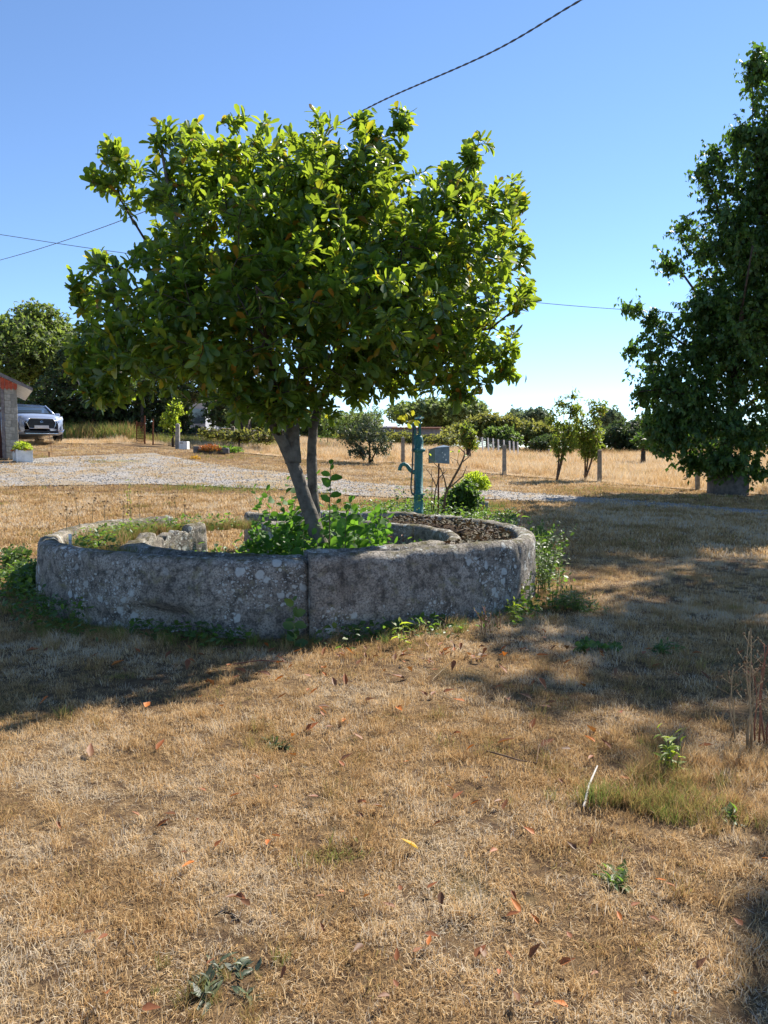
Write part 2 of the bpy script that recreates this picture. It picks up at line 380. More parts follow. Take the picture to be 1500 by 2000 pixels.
# ------------------------------------------------------------------ trees
def blob(px, py, d, rx, ry, rd): 
    c = P(px, py, d); k = d/FPX; return (c.x, c.y, c.z, rx*k, rd, ry*k)
def sample_blobs(blobs, n, bias=.42, gap=0, seed=0, gs=1.6):
    w_ = np.array([(b[3]*b[4]*b[5])**.85 for b in blobs]); w_ /= w_.sum(); out = []
    while len(out) < n:
        b = blobs[rng.choice(len(blobs), p=w_)]; u = unit(1)[0]; r = rng.random()**bias
        p = np.array(b[:3])+u*r*np.array(b[3:6])
        if gap and noise.noise(Vector((p[0]*gs, p[1]*gs, p[2]*gs+seed))) < -.5+gap: continue
        out.append(p)
    return np.array(out)
def grow(limbs, tips, step=.35, tipr=.004, wander=.06):
    pos = []; par = []; rmin = []
    for L in limbs:                # (points, r0, r1, join)
        pts, r0, r1 = L[0], L[1], L[2]
        prev = -1
        if len(pos) and L[3]: prev = int(np.argmin([(Vector(q)-Vector(pts[0])).length for q in pos]))
        for i, p in enumerate(pts):
            pos.append(tuple(p)); par.append(prev); prev = len(pos)-1
            rmin.append(r0+(r1-r0)*i/max(1, len(pts)-1))
    nl = len(pos)
    A = np.zeros((len(pos)+len(tips)*8, 3)); A[:len(pos)] = pos; n = len(pos)
    first = max(1, 0)
    d0 = np.min(np.linalg.norm(tips[:, None]-A[None, :n], axis=2), axis=1); tipn = []
    for ti in np.argsort(d0):
        t = tips[ti]; dist = np.linalg.norm(A[:n]-t, axis=1)
        dist = dist+.35*np.maximum(0, A[:n, 2]-t[2])
        j = int(np.argmin(dist)); a = A[j].copy(); L = np.linalg.norm(t-a); k = min(6, max(1, int(L/step)))
        prev = j
        for q in range(1, k+1):
            f = q/k; p = a+(t-a)*f
            if q < k: p = p+rng.normal(size=3)*wander*L*.5+np.array([0, 0, -.05*L*math.sin(math.pi*f)])
            A[n] = p; par.append(prev); rmin.append(0); prev = n; n += 1
        tipn.append(prev)
    ch = np.zeros(n)
    rad = np.zeros(n); acc = np.zeros(n)
    for i in range(n-1, -1, -1):
        r = max(tipr**2.2, acc[i])
        rad[i] = max(r**(1/2.2), rmin[i])
        if par[i] >= 0: acc[par[i]] += r*.8 if i >= nl else 0
    return A[:n], par, rad, tipn
def branches_mesh(A, par, rad, mat, parent, name='branches', minr=0, sides=(3, 5, 8), sel=None):
    mb = MB()
    for i in range(len(A)):
        if par[i] < 0 or (sel is not None and not sel(i)): continue
        a, b = Vector(A[par[i]]), Vector(A[i])
        ra = min(rad[par[i]], rad[i]*1.35+.002) if rad[i] < .03 else rad[par[i]]; rb = rad[i]
        if ra < minr or (b-a).length < 1e-4: continue
        ext = (b-a).normalized()*rb*.4
        mb.tube([a-ext*.5, b+ext], [ra, rb], sides[0] if rb < .008 else sides[1] if rb < .03 else sides[2], cap=rb > .008)
    return mb.o(name, mat, parent, True)
def whorls(A, par, tipn, nper, L, spread=(30, 85), droop=0, along=.16, up=.6, jit=.25):
    O = []; D = []; U = []; S = []
    for t in tipn:
        p = A[t]; q = A[par[t]]; tw = p-q; tw = tw/(np.linalg.norm(tw)+1e-9)
        tw = tw+np.array([0, 0, .35 if droop == 0 else -.1]); tw /= np.linalg.norm(tw)
        k = max(2, int(rng.normal(nper, nper*.25)))
        for i in range(k):
            v = rng.normal(size=3); v -= tw*v.dot(tw); v /= np.linalg.norm(v)+1e-9
            an = R(rng.uniform(*spread)); s_ = rng.random()**1.5*along
            d = tw*math.cos(an)+v*math.sin(an)+np.array([0, 0, -droop*rng.uniform(.5, 1.2)])
            O.append(p-tw*s_+v*.004); D.append(d/np.linalg.norm(d))
            n_ = tw*up+np.array([0, 0, 1-up])+rng.normal(size=3)*jit
            U.append(n_); S.append(L*rng.uniform(.5, 1.2))
    return np.array(O), np.array(D), np.array(U), np.array(S)
# ------------------------------------------------------------------ the setting
def axis(lo, hi, near0, near1, fine, grow_):
    out = [near0]; s_ = fine
    while out[-1] < near1: out.append(out[-1]+fine)
    s_ = fine
    while out[-1] < hi: s_ *= grow_; out.append(out[-1]+s_)
    s_ = fine; pre = [near0]
    while pre[-1] > lo: s_ *= grow_; pre.append(pre[-1]-s_)
    return pre[:0:-1]+out
def ground():
    xs = axis(-700, 700, -7, 7, .11, 1.07); ys = axis(-30, 900, 1.2, 13, .11, 1.06)
    v = [(x, y, TT(x, y)) for y in ys for x in xs]; nx = len(xs)
    f = np.array([(j*nx+i, j*nx+i+1, (j+1)*nx+i+1, (j+1)*nx+i) for j in range(len(ys)-1) for i in range(nx-1)])
    mk('ground', v, f, 'ground', smooth=True, kind='structure')
ground()
def lerp_poly(pts, x):
    if x <= pts[0][0]: return pts[0][1]
    for (a, b), (c, d) in zip(pts, pts[1:]):
        if x <= c: return b+(d-b)*(x-a)/(c-a)
    return pts[-1][1]
# edges of the gravel yard and of the tan field, surveyed from the photograph
G_NEAR = [(-500, 945), (0, 951), (300, 947), (560, 958), (700, 970), (800, 974), (950, 976), (1150, 984), (1300, 993), (1500, 1006), (1900, 1030)]
G_FAR = [(-500, 912), (0, 903), (120, 893), (300, 886), (400, 906), (500, 919), (640, 932), (700, 943), (800, 951), (950, 958), (1150, 973), (1300, 984), (1500, 999), (1900, 1024)]
F_NEAR = [(-200, 866), (300, 868), (640, 902), (787, 906), (985, 929), (1171, 943), (1363, 959), (1500, 969), (2000, 1000)]
def sheet(name, near, far, mat, lift, n=120, m=14, wob=1.2, x0=-500, x1=1900, fard=None):
    v = []
    for i in range(n+1):
        px = x0+(x1-x0)*i/n
        a = G(px, lerp_poly(near, px)+wob*fbm(px*.03, 1, 3)*2)
        if fard: b = P(px, 870, fard)
        else: b = G(px, lerp_poly(far, px)+wob*fbm(px*.03, 5, 9)*2)
        for j in range(m+1):
            t = j/m; 
            if fard: t = t**2
            x = a.x+(b.x-a.x)*t; y = a.y+(b.y-a.y)*t; v.append((x, y, T(x, y)+lift))
    f = [(i*(m+1)+j, (i+1)*(m+1)+j, (i+1)*(m+1)+j+1, i*(m+1)+j+1) for i in range(n) for j in range(m)]
    return mk(name, v, np.array(f), mat, smooth=True, kind='structure')
sheet('gravel_road', G_NEAR, G_FAR, 'gravel', .02, m=24)
sheet('field', F_NEAR, None, 'field', .03, m=30, fard=260)

# ------------------------------------------------------------------ the round granite mill trough
CX, CY, RO, RI = -.944, 8.29, 2.55, 1.66
mill = root('stone_trough', 'round ring of lichened granite troughs on the lawn with a tree growing inside', 'stone trough', (CX, CY, 0))
def densify(pr, st=.035):
    out = []
    for i in range(len(pr)):
        a = pr[i]; b = pr[(i+1) % len(pr)]; L = math.dist(a, b); k = max(1, int(L/st))
        for q in range(k): out.append((a[0]+(b[0]-a[0])*q/k, a[1]+(b[1]-a[1])*q/k))
    return out
def stone_seg(a0, a1, hi=.61, flat=0, seed=0, lab=None, chan=.33, dr=0, inner=True, wide=0):
    pr = [(RO+.02, -.12), (RO+.03, .2), (RO+.01, hi-.06), (RO-.01, hi-.02), (RO-.05, hi), (RO-.13, hi-.005), (RO-.16, hi-.03), (RO-.175, hi-.09), (RO-.2, chan+.05), (RO-.28, chan),
          (RI+.24, chan), (RI+.18, chan+.05), (RI+.155, hi-.15), (RI+.14, hi-.09), (RI+.1, hi-.065), (RI+.04, hi-.07), (RI, hi-.11), (RI-.02, .2), (RI-.02, -.12)]
    pr = densify(pr); n = len(pr); mid = ((RO+RI)/2, hi*.5)
    k = int(abs(a1-a0)*math.pi/180*RO/.035); v = []
    am = (a0+a1)/2; hw = abs(a1-a0)/2
    for i in range(k+1):
        t = i/k; an = a0+(a1-a0)*t; th = R(an); e = min(t, 1-t)*k*.035
        shr = .026*max(0, 1-e/.045)**2+(.07*max(0, 1-e/.16)**2 if a1 == -34.4 and t > .5 else 0)
        ch = math.cos(R(hw))/math.cos(R(an-am))*(1+.5*(1-math.cos(R(hw))))
        for (r_, z) in pr:
            th = R(an); r2 = r_+(mid[0]-r_)*shr*2; z2 = z+(mid[1]-z)*shr*1.2
            r2 *= 1+(ch-1)*flat; r2 += dr
            if seed == 31 and r_ < RI+.25 and an > 147: z2 = min(z2, .47+.09*noise.noise(Vector((an*.12, 0, 5)))-.12*max(0, noise.noise(Vector((an*.3, 3, 5)))))
            if e < .06: th = R(an)+.006*noise.noise(Vector((z*9, r_*9, 1)))
            x = r2*math.cos(th); y = r2*math.sin(th); q = Vector((x, y, z2))
            am_ = .022*noise.noise(q*1.3+Vector((seed, 0, 0)))+.016*noise.noise(q*4+Vector((0, seed, 0)))+.009*noise.noise(q*14)+.006*noise.noise(q*31)
            ox = math.cos(th)*am_*1.2; oy = math.sin(th)*am_*1.2
            if r_ < mid[0]: ox, oy = -ox, -oy
            oz = am_*.9+.018*noise.noise(Vector((an*.05, seed, 1)))
            # the hollow worn under the front left stone
            if r_ > RO-.06 and z2 < .3:
                u = max(0, 1-((an+109)/9)**2)*max(0, min(1, (.24-z2)/.1)); ox -= math.cos(th)*.14*u; oy -= math.sin(th)*.14*u
            v.append((CX+x+ox, CY+y+oy, z2+oz))
    f = [(i*n+j, i*n+(j+1) % n, (i+1)*n+(j+1) % n, (i+1)*n+j) for i in range(k) for j in range(n)]
    if a1 < a0: pass
    f = [tuple(q) for q in f]+[tuple(range(n)), tuple(range(k*n+n-1, k*n-1, -1))]
    o = mk('stone', v, f, 'stone', mill, False, label=lab)
    o.data.polygons.foreach_set('use_smooth', [len(p.vertices) == 4 for p in o.data.polygons])
    bm_fix(o.data)
    return o
def bm_fix(me):
    import bmesh
    bm = bmesh.new(); bm.from_mesh(me); bmesh.ops.recalc_face_normals(bm, faces=bm.faces); bm.to_mesh(me); bm.free()
stone_seg(-151, -81.6, .605, .12, 3, 'long front stone with a dark hollow worn under it')
stone_seg(-81.65, -34.4, .64, .5, 8, 'straight front stone spotted with white lichen', dr=.05)
stone_seg(-33.2, 38, .585, .1, 14, dr=-.012)
stone_seg(38.8, 113, .585, .05, 22, 'back stone in the shade of the tree')
stone_seg(138, 208.2, .60, .05, 31, 'left stone filled with dry weeds')
# soil lying in the channel and on the floor inside
def soil_ring():
    v = []; n = 150; m = 8
    for i in range(n+1):
        an = 140+(472-140)*i/n; th = R(an)
        for j in range(m+1):
            r_ = RI+.2+(RO-.22-RI-.2)*j/m
            x = CX+r_*math.cos(th); y = CY+r_*math.sin(th)
            base = .44+.05*math.cos(th-R(10))+.03*math.sin(math.pi*j/m)
            v.append((x, y, base+.03*noise.noise(Vector((x*6, y*6, 0)))))
    f = [(i*(m+1)+j, (i+1)*(m+1)+j, (i+1)*(m+1)+j+1, i*(m+1)+j+1) for i in range(n) for j in range(m)]
    mk('soil', v, np.array(f), 'soil', mill, True, kind='stuff')
soil_ring()

# ------------------------------------------------------------------ the tree in the trough
def px(path): return [P(*p) for p in path]
base = P(636, 1147, 8.0); base.z = 0
mag = root('magnolia_tree', 'large leaved evergreen tree with a leaning grey trunk growing inside the stone ring', 'tree', base)
limbs = [
 (px([(640, 1155, 8.0), (632, 1085, 8.0), (612, 1020, 8.0), (592, 965, 8.0), (573, 905, 7.98), (545, 850, 7.9), (515, 795, 7.8), (480, 725, 7.7), (430, 640, 7.6), (385, 560, 7.55), (350, 450, 7.5), (325, 350, 7.6), (312, 270, 7.6)]), .092, .012, True),
 (px([(573, 905, 7.98), (570, 860, 8.0), (572, 800, 8.1), (590, 720, 8.2), (620, 620, 8.2), (650, 520, 8.1), (680, 420, 8.0), (700, 330, 7.9), (712, 245, 7.9)]), .085, .012, True),
 (px([(632, 1140, 8.35), (618, 1040, 8.3), (611, 960, 8.3), (608, 880, 8.3), (612, 820, 8.3), (650, 730, 8.3), (705, 625, 8.3), (760, 540, 8.3), (830, 460, 8.2), (890, 380, 8.1), (925, 300, 8.0)]), .07, .01, False),
 (px([(480, 725, 7.7), (400, 680, 7.6), (310, 640, 7.6), (230, 600, 7.7), (175, 560, 7.7)]), .05, .008, True),
 (px([(650, 730, 8.3), (740, 690, 8.2), (850, 660, 8.1), (960, 640, 8.0), (1010, 600, 8)]), .045, .008, True),
 (px([(590, 720, 8.2), (640, 640, 8.9), (700, 540, 9.5)]), .04, .01, True),
 (px([(545, 850, 7.9), (540, 760, 7.3), (520, 660, 6.7), (500, 560, 6.3)]), .04, .01, True),
 (px([(705, 625, 8.3), (740, 560, 7.6), (790, 480, 7.0)]), .04, .01, True),
 (px([(385, 560, 7.55), (290, 480, 7.6), (235, 390, 7.7), (210, 300, 7.7)]), .018, .004, True),
 (px([(620, 620, 8.2), (560, 500, 8.3), (520, 400, 8.3), (490, 300, 8.2)]), .04, .008, True),
 (px([(760, 540, 8.3), (880, 500, 8.4), (980, 440, 8.3), (1015, 400, 8.2)]), .03, .006, True),
]
bl = [blob(*b) for b in [
 (600, 530, 8, 300, 180, 1.75), (610, 480, 8.2, 310, 160, 1.6), (300, 675, 7.8, 150, 95, 1.1), (470, 690, 7.1, 200, 110, .95), (890, 560, 8, 140, 190, 1.3), (830, 700, 8, 160, 75, 1.1),
 (365, 385, 7.9, 80, 60, .7), (500, 345, 8, 150, 75, 1.2), (640, 340, 8, 110, 65, 1.2), (790, 400, 8, 110, 50, 1.0), (935, 390, 8, 75, 65, .7), (560, 770, 7.5, 90, 50, .6), (700, 740, 8.0, 90, 50, .9),
 (200, 680, 7.8, 60, 70, .5), (285, 400, 7.8, 55, 75, .4), (250, 330, 7.7, 30, 40, .2), (560, 800, 7.6, 60, 40, .5), (500, 790, 7.5, 70, 45, .6), (610, 790, 7.9, 50, 40, .6), (175, 720, 7.8, 40, 60, .4), (230, 765, 7.7, 50, 30, .4), (690, 620, 6.7, 200, 130, .7), (330, 590, 7.0, 160, 110, .8)]]
sprig = [blob(*b) for b in [(312, 262, 7.6, 22, 42, .15), (225, 300, 7.7, 30, 30, .15), (195, 350, 7.7, 32, 22, .15), (380, 275, 7.8, 25, 35, .2), (448, 292, 8, 24, 38, .2), (500, 285, 8.1, 30, 30, .2), (705, 245, 7.9, 28, 46, .15), (782, 240, 7.9, 20, 34, .12), (765, 300, 7.9, 22, 34, .12), (740, 280, 7.9, 25, 40, .12),
 (925, 300, 8, 38, 34, .2), (880, 335, 8, 28, 26, .2), (1010, 385, 8.2, 24, 34, .2), (1022, 480, 8.1, 26, 46, .2), (1020, 585, 8, 30, 34, .2), (1000, 680, 8, 30, 48, .25), (990, 725, 8, 20, 15, .15), (160, 590, 7.8, 22, 40, .2), (200, 505, 7.8, 36, 18, .2), (165, 555, 7.8, 20, 18, .2), (210, 775, 7.8, 30, 20, .2), (900, 775, 8, 40, 14, .2), (590, 285, 8.1, 50, 25, .3)]]
tips = np.vstack([sample_blobs(bl, 3000, .42, .24, 3, 1.9)]+[sample_blobs([s_], 9, .9) for s_ in sprig])
A, par, rad, tipn = grow(limbs, tips, .3, .0035, .07)
nl = sum(len(L[0]) for L in limbs)
# bark of the main stems, one skin per stem
for k, L in enumerate(limbs[:3]):
    mb = MB(); pts = []; rr = []
    seg = L[0]; 
    for i in range(len(seg)-1):
        for q in range(4):
            t = q/4; p = seg[i].lerp(seg[i+1], t); pts.append(p)
            rr.append((L[1]+(L[2]-L[1])*(i+t)/(len(seg)-1)))
    pts.append(seg[-1]); rr.append(L[2])
    # smooth path
    for _ in range(3): pts = [pts[0]]+[(pts[i-1]+pts[i]*2+pts[i+1])/4 for i in range(1, len(pts)-1)]+[pts[-1]]
    rr = [r_*(1+.6*max(0, 1-p.z/.75)**2)*(1+.1*noise.noise(p*5)) for r_, p in zip(rr, pts)]
    mb.tube(pts, rr, 14); 
    for i, q in enumerate(mb.v):
        qq = Vector(q); d_ = noise.noise(qq*9)*.008; mb.v[i] = tuple(qq+Vector((d_, d_, 0)))
    mb.o('trunk', 'bark', mag, True)
branches_mesh(A, par, rad, 'barkdark', mag, sel=lambda i: i >= sum(len(L[0]) for L in limbs[:3]))
O, D, U, S = whorls(A, par, tipn, 14, .12, (20, 80), 0, .2, .5)
scr = np.array([(o-np.array((0, 0, CAM_H))).dot((0, 1, 0)) for o in O])
# the 300 leaves that show largest: nearest the viewer and facing it
near = np.argsort(O[:, 1]+rng.random(len(O))*.5)[:300]
rest = np.setdiff1d(np.arange(len(O)), near)
leaf_objects(O, D, U, S, 'obovate', 'magnolia', mag, idx=near)
leaves_mesh('foliage', O[rest], D[rest], U[rest], S[rest], 'obovate', 'magnolia', mag, kind='stuff')

# ------------------------------------------------------------------ generic trees and bushes of leaves
def leafy(name, label, cat, basep, limbs_, blobs_, ntips, nper, L, mat, bark='barkdark', group=None, droop=0, tpl='long', bias=.45, gap=.2, along=None, spread=(20, 90), tipr=.004, wander=.06, extra=None, step=.5, gs=1.6, trunkname='trunk', up=.5):
    r_ = root(name, label, cat, basep, group=group)
    t_ = sample_blobs(blobs_, ntips, bias, gap, rng.random()*50, gs)
    if extra is not None: t_ = np.vstack([t_, extra])
    A_, p_, ra, tn = grow(limbs_, t_, step, tipr, wander)
    branches_mesh(A_, p_, ra, bark, r_, name=trunkname, minr=tipr*.5 if tipr > .008 else 0)
    O_, D_, U_, S_ = whorls(A_, p_, tn, nper, L, spread, droop, along or L*2.5, up)
    leaves_mesh('foliage', O_, D_, U_, S_, tpl, mat, r_, kind='stuff')
    return r_
def stub(p, h, r0, lean=0): p = Vector(p); return [([p-Vector((0, 0, .1)), p+Vector((lean*.5, 0, h*.5)), p+Vector((lean, 0, h))], r0, r0*.5, False)]

# big tree on the right growing out of a concrete ring
b0 = G(1421, 966); RD = b0.y
LR = [(px([(1421, 970, RD), (1418, 900, RD), (1425, 820, RD), (1440, 700, RD), (1460, 560, RD), (1490, 400, RD), (1530, 240, RD)]), .17, .05, False),
 (px([(1425, 820, RD), (1370, 780, RD-.4), (1300, 760, RD-.6), (1245, 765, RD-.6)]), .06, .01, True),
 (px([(1430, 760, RD), (1360, 690, RD), (1290, 640, RD), (1225, 600, RD)]), .06, .01, True),
 (px([(1440, 700, RD), (1380, 600, RD), (1330, 530, RD), (1300, 510, RD)]), .06, .01, True),
 (px([(1460, 560, RD), (1420, 450, RD), (1380, 350, RD), (1365, 325, RD)]), .06, .01, True),
 (px([(1490, 400, RD), (1470, 250, RD), (1470, 120, RD)]), .06, .01, True),
 (px([(1425, 820, RD), (1500, 760, RD+.6), (1580, 700, RD+1)]), .08, .02, True),
 (px([(1440, 700, RD), (1450, 600, RD-1.5), (1470, 480, RD-2)]), .08, .02, True),
 (px([(1440, 700, RD), (1480, 600, RD+1.5), (1560, 480, RD+2.2)]), .08, .02, True)]
BR = [blob(*b) for b in [(1470, 610, RD, 105, 190, 2.3), (1400, 680, RD-.3, 95, 120, 1.8), (1340, 790, RD-.3, 95, 80, 1.4), (1430, 850, RD-.8, 110, 70, 1.4), (1420, 480, RD, 80, 90, 1.5), (1500, 330, RD, 92, 170, 1.8), (1600, 500, RD, 170, 330, 2.6), (1620, 760, RD, 130, 150, 2), (1395, 380, RD, 35, 50, .8), (1310, 725, RD-.2, 70, 50, 1.1), (1370, 600, RD, 55, 50, 1), (1310, 850, RD-.5, 60, 50, .9), (1430, 900, RD-1, 70, 30, .9), (1290, 660, RD, 40, 30, .6), (1630, 330, RD, 120, 170, 2.3), (1600, 250, RD+1, 100, 130, 2), (1270, 700, RD-.3, 50, 45, .8), (1500, 150, RD, 35, 60, .8)]]
BS = [blob(*b) for b in [(1240, 602, RD, 26, 14, .25), (1275, 620, RD, 22, 22, .25), (1235, 682, RD, 30, 12, .25), (1260, 770, RD-.3, 36, 14, .25), (1310, 520, RD, 24, 16, .3), (1335, 440, RD, 18, 30, .3), (1375, 335, RD, 22, 18, .3), (1440, 260, RD, 20, 30, .3), (1475, 130, RD, 18, 45, .3), (1300, 850, RD-.3, 40, 40, .4), (1400, 905, RD-.6, 60, 20, .5), (1345, 900, RD-.4, 30, 20, .3), (1490, 925, RD-.4, 40, 12, .4), (1400, 300, RD, 18, 26, .3)]]
cherry = leafy('fruit_tree', 'tall dark tree with drooping leaves growing out of a concrete ring', 'tree', b0, LR, BR, 9000, 15, .155, 'cherry', droop=1.1, tpl='quad', gap=.04, along=.6, extra=sample_blobs(BS, 560, .6), gs=.9, bias=.5)
# concrete ring round its foot
rg = root('planter_ring', 'dark stained concrete well ring around the foot of the big right hand tree', 'planter', b0)
MB().lathe(b0, [(.5, -.15), (.53, -.1), (.535, .52), (.52, .56), (.46, .56), (.44, .5), (.44, .35), (0, .35)], 40).o('ring', 'darkconcrete', rg, True)
MB().lathe(b0, [(.438, .42), (.3, .46), (.1, .48), (0, .48)], 24).o('soil', 'soil', rg, True)

# slim young trees by the fence
def young(pxx, pyy, label, top, lean, blobs_, n):
    b = G(pxx, pyy); d = b.y; g = 1 
    stems = []
    for k, (tx, ty) in enumerate(top):
        pts = [P(pxx+(tx-pxx)*t+lean*math.sin(t*3)*6, pyy+(ty-pyy)*t, d+(k-1)*.1*t) for t in (0, .15, .35, .55, .75, 1)]
        stems.append((pts, .055 if len(top) == 1 else .035, .008, False))
    leafy('young_tree', label, 'tree', b, stems, [blob(x, y, d, a, c, e) for x, y, a, c, e in blobs_], int(n*1.7), 9, .14, 'youngtree', 'barkbrown', group='young trees by the field fence', tpl='long', gap=.25, droop=.3, gs=2.2)
young(1087, 940, 'slim young tree with one bent brown trunk beside the pale post', [(1118, 765), (1100, 800), (1085, 810)], 1, [(1105, 850, 28, 45, .5), (1095, 800, 20, 30, .3), (1115, 770, 8, 20, .15), (1088, 875, 16, 14, .3), (1125, 800, 18, 30, .3), (1080, 820, 16, 14, .2)], 130)
young(1142, 940, 'young multi stemmed tree with yellow green leaves touching the fence post', [(1130, 790), (1150, 785), (1175, 790), (1165, 830)], 1, [(1145, 850, 35, 45, .55), (1160, 805, 22, 28, .35), (1135, 800, 14, 22, .25), (1178, 795, 10, 14, .2), (1150, 885, 26, 14, .3)], 190)
# shrub next to the bush behind the ring
b = G(722, 906)
leafy('garden_bush', 'round dark grey green bush at the field edge behind the leaning trunk', 'bush', b, stub(b, .9, .05)+[([b, b+Vector((.3, 0, .6)), b+Vector((.5, 0, 1.1))], .04, .01, False)], [blob(x, y, b.y, a, c, e) for x, y, a, c, e in [(712, 850, 42, 38, .7), (745, 868, 28, 26, .5), (700, 875, 26, 22, .5), (725, 820, 25, 16, .4), (675, 850, 20, 26, .4), (710, 893, 30, 10, .4)]], 420, 9, .13, 'bush', tpl='long', gap=.1, gs=2)
b = G(640, 880)
leafy('garden_shrub', 'loose pale green shrub left of the dark round bush', 'bush', b, stub(b, .9, .04), [blob(x, y, b.y, a, c, e) for x, y, a, c, e in [(665, 820, 50, 22, .8), (720, 805, 45, 14, .8), (640, 850, 25, 20, .5)]], 200, 9, .15, 'hedge', gap=.2)

# far trees and hedges: base (px, py or None), depth, blobs
def far(name, label, cat, d, blobs_, n, L, mat, group=None, tpl='quad', bark='barkdark', gap=.12, nper=7, trunk=.15):
    bx = sum(b[0]*b[2] for b in blobs_)/sum(b[2] for b in blobs_)
    q = P(bx, 870, d); b = Vector((q.x, d, T(q.x, d)))
    bs = [blob(x, y, d+(k % 3-1)*e*.3, a, c, e) for k, (x, y, a, c, e) in enumerate(blobs_)]
    top = max(q_[2] for q_ in bs)
    st = [([b-Vector((0, 0, .2)), b+Vector((0, 0, max(.3, (top-b.z)*.5))), Vector((b.x, b.y, max(b.z+.5, top)))], trunk, trunk*.4, False)]
    return leafy(name, label, cat, b, st, bs, int(n*1.4), nper+1, L*.72, mat, bark, group, tpl=tpl, gap=gap, tipr=.02, gs=1.2 if d < 50 else .5, step=1.5, along=L*2)
far('broadleaf_tree', 'big rounded sunlit tree at the left edge behind the shed', 'tree', 46, [(60, 690, 95, 70, 4), (10, 650, 60, 40, 3), (105, 630, 35, 25, 2), (70, 610, 45, 18, 2), (130, 700, 45, 60, 3), (20, 740, 80, 60, 3)], 2100, .4, 'sunhedge', trunk=.3, nper=9, gap=.05)
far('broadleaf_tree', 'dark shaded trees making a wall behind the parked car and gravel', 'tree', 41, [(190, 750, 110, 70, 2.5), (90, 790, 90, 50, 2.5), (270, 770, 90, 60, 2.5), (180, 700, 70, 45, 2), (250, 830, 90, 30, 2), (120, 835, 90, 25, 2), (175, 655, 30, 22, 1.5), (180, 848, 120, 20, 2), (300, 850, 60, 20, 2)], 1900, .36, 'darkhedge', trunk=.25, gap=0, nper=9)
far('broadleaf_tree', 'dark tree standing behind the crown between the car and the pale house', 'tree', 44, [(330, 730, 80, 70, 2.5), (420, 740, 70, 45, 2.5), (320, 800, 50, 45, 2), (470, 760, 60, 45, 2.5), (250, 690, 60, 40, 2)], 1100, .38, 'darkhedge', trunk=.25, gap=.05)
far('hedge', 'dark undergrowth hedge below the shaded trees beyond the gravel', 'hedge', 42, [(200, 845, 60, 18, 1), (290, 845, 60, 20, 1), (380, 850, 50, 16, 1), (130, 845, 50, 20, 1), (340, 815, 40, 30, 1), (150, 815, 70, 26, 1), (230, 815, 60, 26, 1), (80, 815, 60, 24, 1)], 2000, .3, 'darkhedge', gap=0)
far('small_tree', 'small bright yellow green tree beside the rusty cage', 'tree', 33, [(338, 803, 20, 16, .5), (330, 820, 18, 16, .5), (345, 790, 14, 12, .4), (340, 835, 12, 18, .4)], 140, .22, 'lime', trunk=.06)
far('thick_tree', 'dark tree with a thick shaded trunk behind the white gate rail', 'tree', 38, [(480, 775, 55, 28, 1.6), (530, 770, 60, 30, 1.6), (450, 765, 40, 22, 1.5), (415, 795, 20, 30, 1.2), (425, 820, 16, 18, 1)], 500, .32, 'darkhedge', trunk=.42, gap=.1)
far('garden_bush', 'pale weedy bush behind the wire fence left of the trunk', 'bush', 34, [(410, 845, 26, 12, .6), (440, 850, 30, 12, .6), (475, 850, 26, 14, .6), (520, 850, 40, 16, .8)], 260, .2, 'oliveleaf', gap=.2, trunk=.03)
